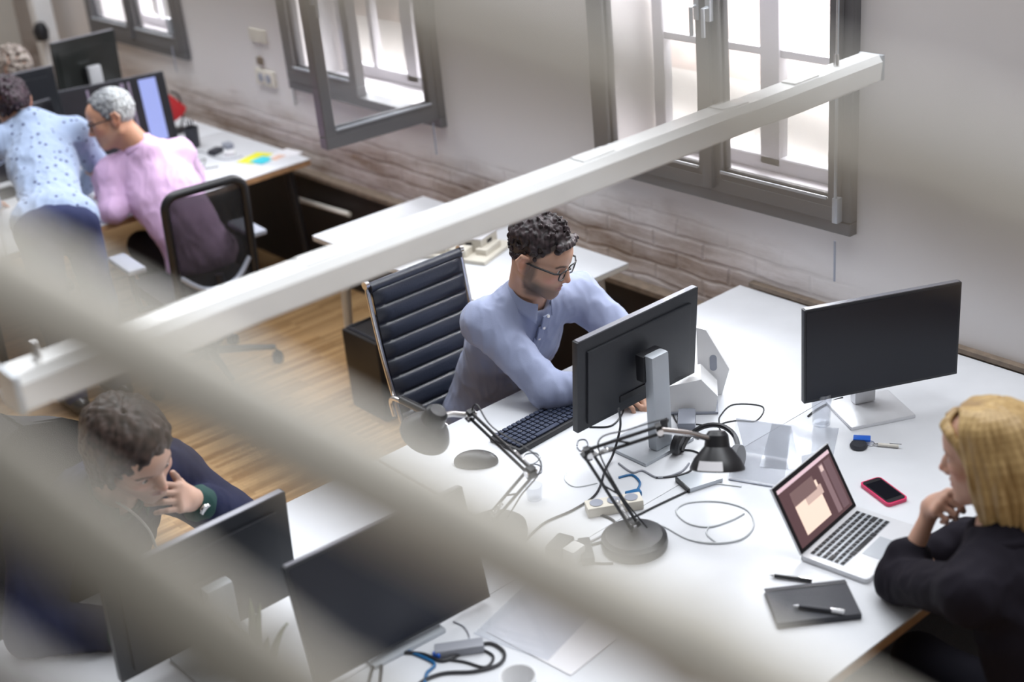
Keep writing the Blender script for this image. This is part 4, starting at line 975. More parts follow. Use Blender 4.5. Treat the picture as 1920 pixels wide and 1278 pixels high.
# ------------------------------------------------------------------ chairs
def star_base(t, n, r, m, z0=.06, hub=.04, rot0=0, zc=.11):
    b = MB(); b.cone((0, 0, z0+.02), (0, 0, zc+.03), hub, hub*.8, 20)
    hubo = obj('base_hub', b, m, t)
    for i in range(n):
        a = rot0+2*PI*i/n; d = Vector((math.cos(a), math.sin(a), 0))
        l = MB(); l.tube([d*.03+Vector((0, 0, zc)), d*r*.6+Vector((0, 0, zc-.012)), d*r+Vector((0, 0, z0+.022))], .020, 10, r2=.013); lg = obj('base_leg', l, m, t)
        c = MB(); s = d.cross(Vector((0, 0, 1)))
        p = d*r+Vector((0, 0, .028))
        for q in (-1, 1): c.cone(p+s*.006*q, p+s*.024*q, .028, .026, 20)
        c.cone(p, p+Vector((0, 0, .04)), .007, .007, 8); obj('castor', c, 'black', lg)
def exec_chair(label, loc, rz):
    t = thing('office_chair', label, 'chair', loc, rz)
    # ribbed hammock: back + seat as one sling profile each
    def panel(name, p0, p1, n, w, bulge):
        p0, p1 = Vector(p0), Vector(p1); d = p1-p0; L = d.length; d.normalize(); nrm = Vector((-d.z, 0, d.x)) if name == 'seat' else Vector((d.z, 0, -d.x))
        def side(sg):
            def f(u, v):
                x = u*n; fr = x-math.floor(x); rib = math.sqrt(max(0, 1-(2*fr-1)**2))*.013 if 0 < u < 1 else 0
                edge = min(1, (0.5-abs(v-.5))*w/.012); y = (v-.5)*w
                return p0+d*(L*u)+nrm*(sg*(rib*max(edge, 0)**.5+.003)+bulge*math.sin(PI*u))+Vector((0, y, 0))
            return f
        m = MB(); m.grid(side(1), n*12+1, 17); m.grid(side(-1), n*12+1, 17)
        return obj(name, m, 'leather', t, ang=1.2)
    w = .385
    pf = MB(); 
    bk = panel('backrest', (-.225, 0, .47), (-.345, 0, 1.04), 9, w, -.02)
    st = panel('seat', (-.20, 0, .455), (.24, 0, .47), 7, w+.03, -.012)
    hr = MB(); hr.cone((-.352, -w/2-.004, 1.045), (-.352, w/2+.004, 1.045), .019, .019, 16); obj('top_roll', hr, 'leather', bk)
    for s in (-1, 1):
        y = s*(w/2+.012); fr = MB(); fr.tube(catmull([(-.358, y, 1.06), (-.315, y, .80), (-.250, y, .56), (-.20, y, .46), (-.10, y, .437), (.10, y, .440), (.25, y, .455)], 8), .0085, 10); obj('side_frame', fr, 'chrome', t)
        a = MB(); yy = s*(w/2+.035); a.tube(catmull([(-.255, yy, .60), (-.262, yy, .66), (-.20, yy, .675), (.02, yy, .672), (.06, yy, .65), (.055, yy, .56), (.05, yy, .455)], 8), .010, 10); ar = obj('armrest', a, 'chrome', t)
        p = MB(); p.tube([(-.20, yy, .682), (-.09, yy, .683), (.02, yy, .680)], .014, 10); obj('arm_pad', p, 'black', ar)
        kn = MB(); kn.cone((-.356, y-.006*s, 1.058), (-.356, y+.008*s, 1.058), .016, .016, 14); obj('frame_cap', kn, 'chrome', t)
    x = MB(); x.cone((0, 0, .13), (0, 0, .42), .022, .022, 16); obj('gas_column', x, 'chrome', t)
    x = MB(); x.box((0, 0, .43), (.16, .40, .022), bev=.006); obj('seat_plate', x, 'black', t)
    star_base(t, 5, .29, 'chrome'); return t
exec_chair('black ribbed leather chair with chrome frame behind man in blue shirt', (-3.345, 2.545, 0), 0)

def rrect(w, h, r, n=6):
    out = []
    for cx, cz, a0 in ((w/2-r, h/2-r, 0), (-w/2+r, h/2-r, PI/2), (-w/2+r, -h/2+r, PI), (w/2-r, -h/2+r, 1.5*PI)):
        for i in range(n+1): a = a0+PI/2*i/n; out.append((cx+r*math.cos(a), cz+r*math.sin(a)))
    return out
def mesh_chair(label, loc, rz):
    t = thing('office_chair', label, 'chair', loc, rz)
    bx = lambda y, z: Vector((-.26-.10*(z-.45)-.05*(1-(y/.24)**2)*0, y, z))   # back plane, chair faces +x
    w, h, zc = .375, .53, .745
    f = MB(); f.tube([bx(y, z+zc)+Vector((0, 0, 0)) for y, z in rrect(w, h, .06)], .020, 10, closed=True); bf = obj('back_frame', f, 'black', t)
    m = MB(); m.grid(lambda u, v: bx((u-.5)*(w-.03), zc+(v-.5)*(h-.03))+Vector((-.035*math.sin(PI*u), 0, 0)), 16, 10); ms = obj('mesh_panel', m, 'meshfab', t); md = ms.modifiers.new('thickness', 'SOLIDIFY'); md.thickness = .003
    l = MB(); l.tube(catmull([bx(-w/2+.02, zc-.12), bx(-w/2+.10, zc-.19)+Vector((-.03, 0, 0)), bx(0, zc-.205)+Vector((-.05, 0, 0)), bx(w/2-.10, zc-.19)+Vector((-.03, 0, 0)), bx(w/2-.02, zc-.12)], 8), .013, 10); obj('lumbar_band', l, 'greyplastic', t)
    s = MB(); s.box((0, 0, .455), (.46, .47, .07), bev=.03, seg=4); obj('seat', s, 'blackfab', t)
    y_ = MB(); y_.tube(catmull([(-.02, 0, .41), (-.22, 0, .42), (-.30, 0, .50), (-.30, 0, .60)], 6), .022, 10); obj('back_support', y_, 'black', t)
    for q in (-1, 1):
        a = MB(); a.tube([(-.02, q*.22, .42), (-.02, q*.29, .43), (-.03, q*.30, .52), (-.03, q*.30, .64)], .015, 10); ar = obj('arm_post', a, 'black', t)
        p = MB(); p.box((.0, q*.30, .655), (.25, .085, .026), bev=.012, seg=3); obj('arm_pad', p, 'greyplastic', ar)
    x = MB(); x.cone((0, 0, .10), (0, 0, .40), .024, .024, 16); obj('gas_column', x, 'black', t)
    star_base(t, 5, .31, 'black', rot0=.5); return t
mesh_chair('black mesh office chair with grey arm pads behind man in pink shirt', (-5.60, 2.62, 0), PI-.08)

def shell_chair(label, loc, rz, w, h, m, zt):
    t = thing('office_chair', label, 'chair', loc, rz)
    def f(off):
        def g(u, v):
            a = (u-.5)*2; z = .46+(zt-.46)*v; ww = w/2*math.sqrt(max(0, 1-max(0, (v-.5)/.5)**2.6*.999)) if v > .5 else w/2
            y = a*ww; return Vector((-.24-.08*v+.10*a*a*(w/.55)+off*(1-abs(a)**6*.7), y, z))
        return g
    b = MB(); b.grid(f(.03), 25, 21); b.grid(f(-.03), 25, 21); obj('backrest', b, m, t, ang=1.4)
    s = MB(); s.box((0, 0, .45), (.48, .48, .09), bev=.04, seg=4); obj('seat', s, m, t)
    y_ = MB(); y_.tube(catmull([(-.02, 0, .40), (-.22, 0, .41), (-.30, 0, .50), (-.33, 0, .62)], 6), .02, 10); obj('back_support', y_, 'black', t)
    x = MB(); x.cone((0, 0, .10), (0, 0, .41), .024, .024, 16); obj('gas_column', x, 'black', t); star_base(t, 5, .3, 'black'); return t
shell_chair('round-backed black chair of the man in the navy cardigan', (-3.42, 1.10, 0), .05, .52, 1, 'blackfab', 1.07)
shell_chair('dark brown upholstered chair behind the blonde woman', (-1.17, 2.44, 0), PI, .50, 1, 'brownfab', .86)

# ------------------------------------------------------------------ far desks
monitor('tall dark screen with a pale blue strip in front of man in pink shirt', (-6.65, 2.88, 1.03), -.22, .14, .54, .36, (-6.69, 2.88, .74), scr='black')
monitor('dark screen left of the one with the blue strip, beside the spotted blouse', (-6.78, 2.42, 1.0), .12, .1, .40, .33, (-6.80, 2.42, .74), scr='black')
for o in [o for o in bpy.data.objects if o.name.startswith('screen')][-2:-1]:
    s = MB(); s.box((.0022, .185, 0), (.001, .09, .32)); 
    Rm = Matrix.Translation(Vector((.04, 0, .29))) @ Matrix.Rotation(-.14, 4, 'Y')
    s.xf(Rm); obj('bright_window', s, mat('pale_blue_pixels', (.2, .25, .5), .3, emit=((.36, .40, .74), .34)), o.parent, sm=False)
    s = MB(); 
    for y, w in ((.09, .012), (.055, .02), (-.02, .008), (-.12, .012)): s.box((.0022, y, 0), (.001, w, .32))
    s.xf(Rm); obj('grey_columns', s, mat('grey_violet_pixels', (.1, .08, .12), .3, emit=((.30, .25, .33), .35)), o.parent, sm=False)
monitor('glossy dark-backed monitor on a silver stand behind the two dark screens', (-7.10, 2.95, 1.19), PI, .1, .36, .38, (-7.06, 2.95, .74), backm=mat('glossy_charcoal_back', (.03, .032, .03), .16), basem='alu')
t = monitor('deep black monitor seen from above in front of brown-haired person', (-7.12, 2.50, 1.10), PI-.1, .1, .52, .34, (-7.08, 2.50, .74), basem='black')
# red pouch and the dark speaker at the end of the far desk
p = at(333, 240, .76)
rd = thing('desk_lamp', 'small desk lamp with red shade beside the far screen', 'lamp', (p.x, p.y, .74))
m = MB(); m.lathe([(.045, .03), (.055, .0), (.075, .0), (.07, .02), (.045, .11), (.03, .13), (.001, .13)], 28); m.xf(Matrix.Translation((0, 0, .10)) @ Matrix.Rotation(.5, 4, 'X')); obj('lamp_shade', m, 'red', rd)
m = MB(); m.tube(catmull([(0, .02, .01), (0, .05, .1), (0, .04, .2), (0, 0, .23)], 6), .006, 8); obj('stem', m, 'black', rd); m = MB(); m.lathe([(.001, 0), (.06, 0), (.06, .012), (.02, .02), (.001, .02)], 24); obj('lamp_base', m, 'black', rd)
p = at(364, 275, .74)
sp = obj('pen_pot', MB().lathe([(.034, 0), (.040, .11), (.036, .11), (.031, .01), (.001, .01)], 24).xf(Matrix.Translation(p)), 'charcoal', None, label='dark grey conical pot standing by the red lamp', category='pot')
ps = MB(); 
for i in range(3): ps.tube([(.005*i-.005, 0, .015), (.012*i-.012, .012*(i-1), .15)], .004, 8)
obj('pen', ps, 'black', sp)
def sheet(name, px, z, w, l, rz, m, label, cat, th=.0012, group=None):
    p = at(*px, z); q = MB().box((0, 0, th/2), (w, l, th)); 
    o = obj(name, q, m, None, sm=False, label=label, category=cat); o.location = (p.x, p.y, z); o.rotation_euler = (0, 0, rz)
    if group: o['group'] = group
    return o
sheet('paper_sheet', (525, 292), .7405, .14, .2, .1, 'paper', 'white paper sheet at the corner of the far desk', 'paper')
sheet('paper_sheet', (478, 296), .742, .11, .17, .35, 'yellow', 'bright yellow paper sheet on the far desk', 'paper')
sheet('sticky_note', (492, 300), .7435, .10, .10, .2, 'cyan', 'turquoise square note lying on the yellow sheet', 'note')
sheet('sticky_note', (520, 295), .744, .05, .08, .3, 'peach', 'small peach note right of the turquoise one', 'note')
for i, (px, py, s, m, lb) in enumerate(((405, 288, .05, 'charcoal', 'dark charger block among the papers of the far desk'), (428, 277, .045, 'greyplastic', 'grey adapter behind the charger blocks of far desk'), (432, 292, .04, 'white', 'white adapter in front of grey one on far desk'))):
    p = at(px, py, .74); o = obj('power_adapter', MB().box((0, 0, .014), (s, s*1.5, .028), bev=.006), m, None, label=lb, category='adapter'); o.location = p; o.rotation_euler = (0, 0, .4+i)
def cable(pts, r, m, label, z=None, name='cable', group=None, cat='cable'):
    P_ = [at(a[0], a[1], (a[2] if len(a) > 2 else .74+r)) for a in pts]
    q = MB(); q.tube(catmull(P_, 7), r, 8); o = obj(name, q, m, None, label=label, category=cat)
    if group: o['group'] = group
    return o
cable([(320, 270), (345, 283), (380, 285), (405, 296), (430, 299), (455, 292)], .003, 'cablegrey', 'thin grey cable trailing over the far desk')
cable([(330, 300), (365, 305), (385, 298), (382, 315), (410, 312)], .0025, 'cable', 'thin dark cable loop in front of the grey one on far desk')
p = at(2, 372, .74); obj('phone_handset', MB().box((0, 0, .02), (.09, .16, .04), bev=.012).xf(Matrix.Translation(p)), 'black', None, label='black desk phone at the far left edge by the spotted blouse', category='phone')
p = at(178, 372, .745); obj('red_marker', MB().cone((0, 0, .008), (.06, .09, .008), .008, .008, 12).xf(Matrix.Translation(p+Vector((0, 0, -.004)))), 'red', None, label='red marker under the hand of the woman in the blouse', category='marker')
# item by the white door post, floor socket strip
p = Vector((-8.9, 3.45, 1.02)); e_ = obj('alarm_bell', MB().lathe([(.001, 0), (.04, .01), (.05, .07), (.03, .12), (.001, .13)], 20).xf(Matrix.Translation(p)), 'black', None, label='black alarm bell on white post in the far corner', category='bell')
p = at(70, 728, 0)
o = obj('power_strip', MB().box((0, 0, .02), (.07, .34, .04), bev=.006).xf(Matrix.Translation(p) @ Matrix.Rotation(-.15, 4, 'Z')), 'white', None, label='white power strip lying on the wood floor at left', category='power strip')
cable([(85, 728, .03), (100, 735, .01), (112, 722, .03), (95, 716, .01), (80, 722, .03)], .004, 'cable', 'dark cable curled beside the floor power strip')
# dark bin
p = at(710, 700, 0)
bn = obj('waste_bin', MB().box((0, 0, .19), (.26, .24, .38), bev=.012), 'black', None, label='square black waste bin on floor behind ribbed leather chair', category='bin', base=False); bn.location = (-4.66, 2.99, 0)
q = MB(); open_frame(q, -.12, .12, -.10, .10, -.006, .006, .012); q.xf(Matrix.Translation((0, 0, .382)) @ Matrix.Rotation(PI/2, 4, 'X')); obj('rim', q, 'charcoal', bn)
# white metal strip lying along the dado
for (a, b_, lb) in (((555, 372), (655, 402), 'white metal rail on the floor against black dado'), ((1095, 560), (1150, 580), 'short white rail against black dado behind man in blue')):
    A = aty(*a, 3.6); B = aty(*b_, 3.6); obj('metal_rail', MB().tube([A, B], .014, 8), 'whitemetal', None, label=lb, category='rail')
# architectural model on the side desk
p = at(870, 470, .74)
md_ = thing('building_model', 'cream card building model on a thin board on the side desk', 'model', (p.x, p.y, .741), .35)
obj('model_board', MB().box((0, 0, .008), (.34, .24, .016), bev=.002), 'card', md_)
for (x, y, w, l, h) in ((-.09, -.03, .12, .12, .035), (.05, .03, .12, .13, .055), (.03, -.07, .08, .06, .03), (.12, .0, .05, .12, .025)):
    bl = obj('block', MB().box((x, y, .016+h/2), (w, l, h), bev=.001), 'card', md_)
    if h > .05: obj('opening', MB().box((x, y-l/2-.0005, .016+h/2), (.03, .002, .025)).box((x+w/2+.0005, y, .016+h/2), (.002, .035, .025)), 'darkpanel', bl)
obj('roof_panel', MB().box((.05, .03, .076), (.13, .14, .004)), 'paper', md_)

# ------------------------------------------------------------------ on the main desks
# keyboard
k0, k1 = at(946, 834), at(1075, 763); kd = (k1-k0); kd.z = 0; kd.normalize(); ka = math.atan2(kd.y, kd.x)
kb = thing('keyboard', 'long dark computer keyboard on the desk in front of man in blue', 'keyboard', (0, 0, .74), 0)
KW, KD = .43, .135
kc = at(972, 850)+kd*(KW/2-.005)+Vector((-kd.y, kd.x, 0))*(KD/2-.012); kb.location = (kc.x, kc.y, .74); kb.rotation_euler = (0, 0, ka)
obj('keyboard_case', MB().box((0, 0, .009), (KW, KD, .018), bev=.005), 'black', kb)
keys = []
rows = [(.055, [(-.205+.0195*i*1.02, .0165) for i in range(21)]), (.032, 0), (.012, 0), (-.008, 0), (-.028, 0), (-.048, 0)]
cnt = 0
kmesh = {}
for r, (yy, _) in enumerate(rows):
    x = -.205
    while x < .20:
        w = .0165
        if r == 5 and -.13 < x < -.12: w = .10
        if abs(x-.082) < .006 or abs(x-.145) < .006: x += .010; continue
        if cnt < 100:
            kk = round(w, 4)
            if kk not in kmesh:
                o = obj('key', MB().box((0, 0, .0215), (w, .0165, .007), bev=.002, seg=1), 'keyw', kb); kmesh[kk] = o
            else:
                o = kmesh[kk].copy(); COL.objects.link(o); o.parent = kb
            o.location = (x+w/2, yy, 0); cnt += 1
        else: keys.append((x+w/2, yy, w))
        x += w+.003
if keys:
    mm = MB()
    for x, y, w in keys: mm.box((x, y, .0215), (w, .0165, .007), bev=.002, seg=1)
    obj('key', mm, 'keyw', kb, kind='stuff')
# mice
def mouse(px, rz, m, label, s=1.0):
    p = at(*px); t = thing('computer_mouse', label, 'mouse', (p.x, p.y, .74), rz)
    S = SDF(); S.ell((0, 0, .006), (.058*s, .033*s, .030*s), None, .01); S.ell((0, 0, -.02), (.2, .2, .02), None, .004, sub=True)
    mesh_obj('mouse_body', S.mesh(.003), m, t); obj('scroll_wheel', MB().cone((.03*s, -.004, .024*s), (.03*s, .004, .024*s), .007, .007, 16), 'greyplastic', t)
    obj('button_seam', MB().box((.036*s, 0, .0265*s), (.03*s, .001, .004), Matrix.Rotation(.35, 3, 'Y')), 'greyplastic', t); return t
mouse((893, 868), .75, 'black', 'glossy black computer mouse left of the keyboard', 1.18)

# desk lamps with jointed double arms
def arc_lamp(label, base, j1, j2, shade, sdir, base_r=.088, shade_r=.075, white_tag=False, mt='black'):
    t = thing('desk_lamp', label, 'lamp', (base.x, base.y, .741))
    o = Vector((base.x, base.y, .741)); L = lambda v: Vector(v)-o
    m = MB(); m.lathe([(.001, 0), (base_r, 0), (base_r+.002, .012), (base_r, .028), (base_r-.012, .036), (.03, .040), (.001, .040)], 48); bs = obj('lamp_base', m, mt, t, ang=.5)
    m = MB(); dj = L(j1).normalized(); p0 = Vector((0, 0, .04)); m.cone(p0, p0+Vector((0, 0, .03)), .014, .012, 14); obj('pivot', m, 'chrome', bs)
    def arm(a, b, nm):
        d = (b-a).normalized(); s = d.cross(Vector((0, 0, 1))); s = s.normalized(); u = s.cross(d)
        q = MB()
        for k in (-1, 1): q.tube([a+u*.011*k, b+u*.011*k], .0045, 8)
        for e in (a, b): q.box(e, (.016, .022, .034), Matrix((d, s, u)).transposed(), bev=.003)
        q.tube([a.lerp(b, .40)+u*.011, a.lerp(b, .5), a.lerp(b, .60)-u*.011], .0028, 6)
        A = obj(nm, q, mt, t)
        sp_ = MB(); N = 60; c0, c1 = a.lerp(b, .06), a.lerp(b, .34)
        sp_.tube([c0.lerp(c1, i/N)+(s*math.cos(i*1.3)+u*math.sin(i*1.3))*.0045+s*.012 for i in range(N)], .0014, 5); obj('spring', sp_, 'chrome', A)
        kn = MB(); kn.cone(b-s*.016, b+s*.016, .009, .009, 14); obj('joint_knob', kn, 'chrome', A); return A
    arm(Vector((0, 0, .065)), L(j1), 'lower_arm'); arm(L(j1), L(j2), 'upper_arm')
    sd = Vector(sdir).normalized(); sc = L(shade); qd = sd.to_track_quat('Z', 'Y').to_matrix().to_4x4()
    m = MB(); m.lathe([(.001, -.085), (.022, -.085), (.030, -.075), (.034, -.045), (shade_r*.85, -.012), (shade_r, .010), (shade_r, .016), (shade_r-.004, .014), (shade_r*.80, -.010), (.028, -.04), (.001, -.05)], 40); m.xf(Matrix.Translation(sc) @ qd); sh = obj('lamp_shade', m, mt, t, ang=.5)
    m = MB(); m.lathe([(.001, -.035), (.012, -.034), (.024, -.018), (.026, -.004), (.018, .008), (.001, .012)], 24); m.xf(Matrix.Translation(sc) @ qd); obj('bulb', m, 'white', sh)
    m = MB(); bk = sc-sd*.06; m.tube([L(j2), L(j2).lerp(bk, .5)+Vector((0, 0, .006)), bk], .008, 10); obj('neck', m, 'chrome', t)
    if white_tag:
        m = MB(); dirc = (qd.to_3x3().inverted() @ Vector((.45, -.9, .1))); a0 = math.atan2(dirc.y, dirc.x)
        m.grid(lambda u, v: Vector(((shade_r*(.88+.13*v)+.0035)*math.cos(a0+(u-.5)*.95), (shade_r*(.88+.13*v)+.0035)*math.sin(a0+(u-.5)*.95), -.012+.024*v)), 14, 4); m.xf(Matrix.Translation(sc) @ qd); obj('shade_label', m, 'paper', sh)
    cb = MB(); lc = [L(j2), L(j2)+Vector((.02, .01, .035)), L(j1).lerp(L(j2), .6)+Vector((0, 0, .03)), L(j1)+Vector((.02, .02, .03)), L(j1)*.5+Vector((.01, .02, .02)), Vector((.02, .03, .05))]
    cb.tube(catmull(lc, 8), .0022, 6); obj('lamp_cord', cb, 'cable', t); return t
arc_lamp('black jointed desk lamp with round base in the middle of the desks', at(1190, 1022), at(1102, 850, 1.06), at(1236, 806, 1.10), at(1345, 868, .96), (.25, -.30, -.9), shade_r=.072, white_tag=True)
arc_lamp('black jointed desk lamp with its head above corner of desk near mouse', at(930, 1003), at(995, 885, 1.02), at(882, 778, 1.10), at(800, 808, 1.08), (-.5, -.2, -.85), shade_r=.070)

# laptop
c_fl, c_fr = at(1499, 1040, .755), at(1621, 1085, .755)      # near side edge of the base
hd = at(1586, 947, .755)-c_fl; hd.z = 0; lw = hd.length; hd.normalize(); dd = c_fr-c_fl; ld = dd.length; la = math.atan2(dd.y, dd.x)
lp = thing('laptop', 'open silver laptop with photo editor on its screen before the blonde woman', 'laptop', (c_fl.x, c_fl.y, .741), la)
LW, LD = .285, .195
# local: +x from hinge to front edge, +y along the hinge away from the viewer
obj('laptop_base', MB().prism(rrect(LD, LW, .014), 0, .014).xf(Matrix.Translation((LD/2, LW/2, 0))), 'alu', lp, ang=.4)
obj('keyboard_well', MB().box((.068, LW/2, .0143), (.098, .245, .0008)), 'silver', lp)
cnt = 0; kproto = {}
for r in range(6):
    x = .024+r*.0172; y = .022
    ws = [.0145]*14
    if r == 5: ws = [.0145, .0145, .0145, .018, .080, .018, .0145, .0145, .0145, .0145]
    if r == 3: ws = [.026]+[.0145]*11+[.026]
    sp = (.241-sum(ws))/(len(ws)-1)
    for w in ws:
        k = round(w, 4)
        if k not in kproto: kproto[k] = o = obj('key', MB().box((0, 0, .0155), (.0142 if r else .010, w, .002), bev=.0008, seg=1), 'black', lp)
        else: o = kproto[k].copy(); COL.objects.link(o); o.parent = lp
        o.location = (x, y+w/2, 0); y += w+sp
obj('trackpad', MB().box((.157, LW/2, .0143), (.060, .095, .0006)), 'silver', lp)
tl = 2.06                                                    # lid angle
Rl = Matrix.Translation((.004, 0, .014)) @ Matrix.Rotation(-(tl-PI), 4, 'Y')
lid = MB().box((.096, LW/2, .0), (.192, LW, .006), bev=.002)
RL = Matrix.Translation((.003, 0, .013)) @ Matrix.Rotation(-tl, 4, 'Y')
lid.xf(RL); ld_ = obj('laptop_lid', lid, 'alu', lp)
def lidpart(name, x0, x1, y0, y1, m, dz=.0):
    q = MB().box(((x0+x1)/2, (y0+y1)/2, -.0034-dz), (x1-x0, y1-y0, .0006)); q.xf(RL); return obj(name, q, m, ld_, sm=False)
lidpart('screen_bezel', .002, .190, .002, LW-.002, 'blackgloss')
def em(name, c, e=.9): return mat(name, tuple(x*.3 for x in c), .25, emit=(c, e))
scm = lidpart('laptop_screen', .012, .178, .014, LW-.014, em('editor_backdrop', (.085, .045, .05)), .0003)
lidpart('menu_bar', .168, .178, .014, LW-.014, em('menu_strip', (.62, .45, .50)), .0006)
lidpart('photo_canvas', .030, .135, .055, .175, em('sepia_photo', (.80, .60, .50)), .0006)
lidpart('photo_dark_patch', .112, .150, .055, .165, em('photo_shadow', (.16, .10, .10)), .0009)
lidpart('photo_mid_patch', .092, .118, .105, .185, em('photo_haze', (.50, .36, .32)), .0008)
lidpart('tool_palette', .020, .160, .205, .225, em('palette', (.20, .13, .14)), .0006)
lidpart('layer_palette', .020, .160, .232, .262, em('palette2', (.13, .08, .09)), .0006)
lidpart('palette_thumb', .140, .156, .208, .222, em('thumb', (.6, .45, .42)), .0009)

# phone in a pink case
pc = (at(1622, 910)+at(1692, 940))/2; pv = at(1692, 940)-at(1645, 905); pa = math.atan2(pv.y, pv.x)
ph = thing('smartphone', 'black smartphone in a bright pink case beside the laptop', 'phone', (pc.x, pc.y, .741), pa)
obj('phone_case', MB().prism(rrect(.132, .068, .012), 0, .010), 'pink', ph, ang=.4); obj('phone_body', MB().prism(rrect(.122, .059, .009), .0095, .0115), 'black', ph, ang=.4)
obj('phone_screen', MB().box((0, 0, .0118), (.092, .052, .0005)), 'blackgloss', ph)
# notebook and pens
nc = (at(1442, 1112)+at(1606, 1163))/2; nv = at(1606, 1163)-at(1455, 1180); na = math.atan2(nv.y, nv.x)
nb = thing('notebook', 'black notebook on the desk corner in front of the laptop', 'notebook', (nc.x, nc.y, .741), na)
obj('notebook_pages', MB().box((.001, 0, .008), (.196, .136, .012)), 'paper', nb); obj('notebook_cover', MB().box((0, 0, .0155), (.205, .143, .003), bev=.001).box((0, 0, .0015), (.205, .143, .003), bev=.001).box((0, -.0705, .0085), (.205, .002, .015)), 'charcoal', nb)
obj('page_ribbon', MB().box((-.012, .073, .008), (.006, .012, .001)), 'silver', nb); obj('elastic_band', MB().box((0, .058, .0175), (.206, .005, .001)), 'black', nb)
def pen(a, b, z, m, label, tip='chrome'):
    A, B = at(*a, z), at(*b, z); d = B-A; L_ = d.length; t = thing('pen', label, 'pen', (A.x, A.y, z-.006), math.atan2(d.y, d.x))
    obj('barrel', MB().tube([(.01, 0, .006), (L_*.75, 0, .006)], .0052, 14), m, t); obj('tip', MB().cone((-.003, 0, .006), (.01, 0, .006), .0012, .0045, 12), tip, t)
    obj('cap', MB().tube([(L_*.75, 0, .006), (L_, 0, .006)], .0056, 14), tip if tip != 'chrome' else m, t); obj('clip', MB().box((L_*.87, 0, .0125), (.034, .0025, .0015)), 'chrome', t); return t
pen((1445, 1078), (1522, 1088), .747, 'black', 'black ballpoint pen lying above the notebook'); pen((1490, 1135), (1583, 1147), .765, 'charcoal', 'dark pen with silver ends resting on the notebook', 'alu')
# keys with blue tag and a pencil
p = at(1610, 838); kt = thing('key_fob', 'dark round fob with bright blue tag beside the monitor base', 'key fob', (p.x, p.y, .741), .6)
obj('fob', MB().lathe([(.001, 0), (.024, 0), (.026, .006), (.022, .013), (.001, .014)], 28), 'charcoal', kt); obj('blue_tag', MB().box((.008, .03, .012), (.05, .028, .008), bev=.003), 'blue', kt); obj('key_ring', MB().tube([(.03+.014*math.cos(a), .02+.014*math.sin(a), .003) for a in np.linspace(0, 2*PI, 20, endpoint=False)], .0014, 6, closed=True), 'chrome', kt)
pen((1640, 832), (1685, 836), .747, 'whitemetal', 'pale thin pen lying right of the blue tag')
# white wedge dock behind the first monitor
p = at(1310, 752)
dk = thing('desk_stand', 'white angular plastic stand with an oval slot behind the monitor', 'stand', (p.x, p.y, .741), .75)
def slab(pts, w, y0, m, nm, par):
    q = MB(); a = [q.bm.verts.new((x, y0-w/2, z)) for x, z in pts]; b = [q.bm.verts.new((x, y0+w/2, z)) for x, z in pts]; n = len(pts)
    q.bm.faces.new(a); q.bm.faces.new(b[::-1])
    for i in range(n): q.bm.faces.new((a[i], a[(i+1) % n], b[(i+1) % n], b[i]))
    return obj(nm, q, m, par, ang=.3)
slab([(-.10, .0), (.05, .0), (.06, .06), (.01, .12), (-.09, .10)], .11, -.03, 'white', 'stand_body', dk)
slab([(.0, .0), (.075, .0), (.10, .09), (.03, .23), (.0, .24)], .022, .05, 'white', 'side_wing', dk)
obj('slot', MB().prism(rrect(.022, .055, .0109), -.0125, .0125).xf(Matrix.Translation((.05, .05, .115)) @ Matrix.Rotation(PI/2, 4, 'X')), 'greyplastic', dk)
obj('foot', MB().box((-.02, -.03, .004), (.16, .12, .008), bev=.003), 'greyplastic', dk)
# clear acrylic stands and sheets
def acr(base, rz, label, w=.16, h=.17):
    p = at(*base); t = thing('acrylic_stand', label, 'stand', (p.x, p.y, .741), rz)
    obj('front_panel', MB().box((0, 0, h/2), (w, .003, h), Matrix.Rotation(-.45, 3, 'X')), 'acrylic', t, sm=False); obj('back_panel', MB().box((0, .075, h/2), (w, .003, h), Matrix.Rotation(.45, 3, 'X')), 'acrylic', t, sm=False)
    obj('foot_strip', MB().box((0, -.04, .0015), (w, .004, .003)), 'greyplastic', t); return t
acr((1425, 895), .4, 'clear acrylic tent-shaped stand behind the laptop screen')
sheet('tracing_sheet', (1500, 838), .7412, .20, .26, .55, 'acrylic', 'translucent tracing sheet on the desk below blank-screen monitor', 'sheet')
sheet('tracing_sheet', (1040, 1185), .7412, .28, .20, .1, 'paper', 'large white sheet on the lower desk right of the tilted monitor', 'sheet')
sheet('plastic_folder', (1020, 1150), .743, .22, .30, .25, 'acrylic', 'clear plastic folder on the lower desk beside white cup', 'folder')
# glasses and cup
def tumbler(px, r, h, label, m='tumbler', name='drinking_glass', cat='glass'):
    p = at(*px); q = MB(); q.lathe([(.0005, .001), (r*.82, .001), (r, h), (r-.0025, h), (r*.82-.003, .008), (.0005, .008)], 32); q.xf(Matrix.Translation((p.x, p.y, .741)))
    return obj(name, q, m, None, label=label, category=cat)
tumbler((1003, 935), .026, .045, 'tiny clear glass standing between the two desk lamps')
tumbler((1540, 795), .032, .11, 'clear drinking glass beside base of blank-screen monitor')
cp = tumbler((977, 1322), .042, .085, 'white cup at the bottom edge on lower desk', 'white', 'cup', 'cup')
q = MB(); q.tube([(.04+.022*math.sin(a), .0, .045+.024*math.cos(a)) for a in np.linspace(0, PI, 10)], .0045, 8); obj('cup_handle', q, 'white', cp)
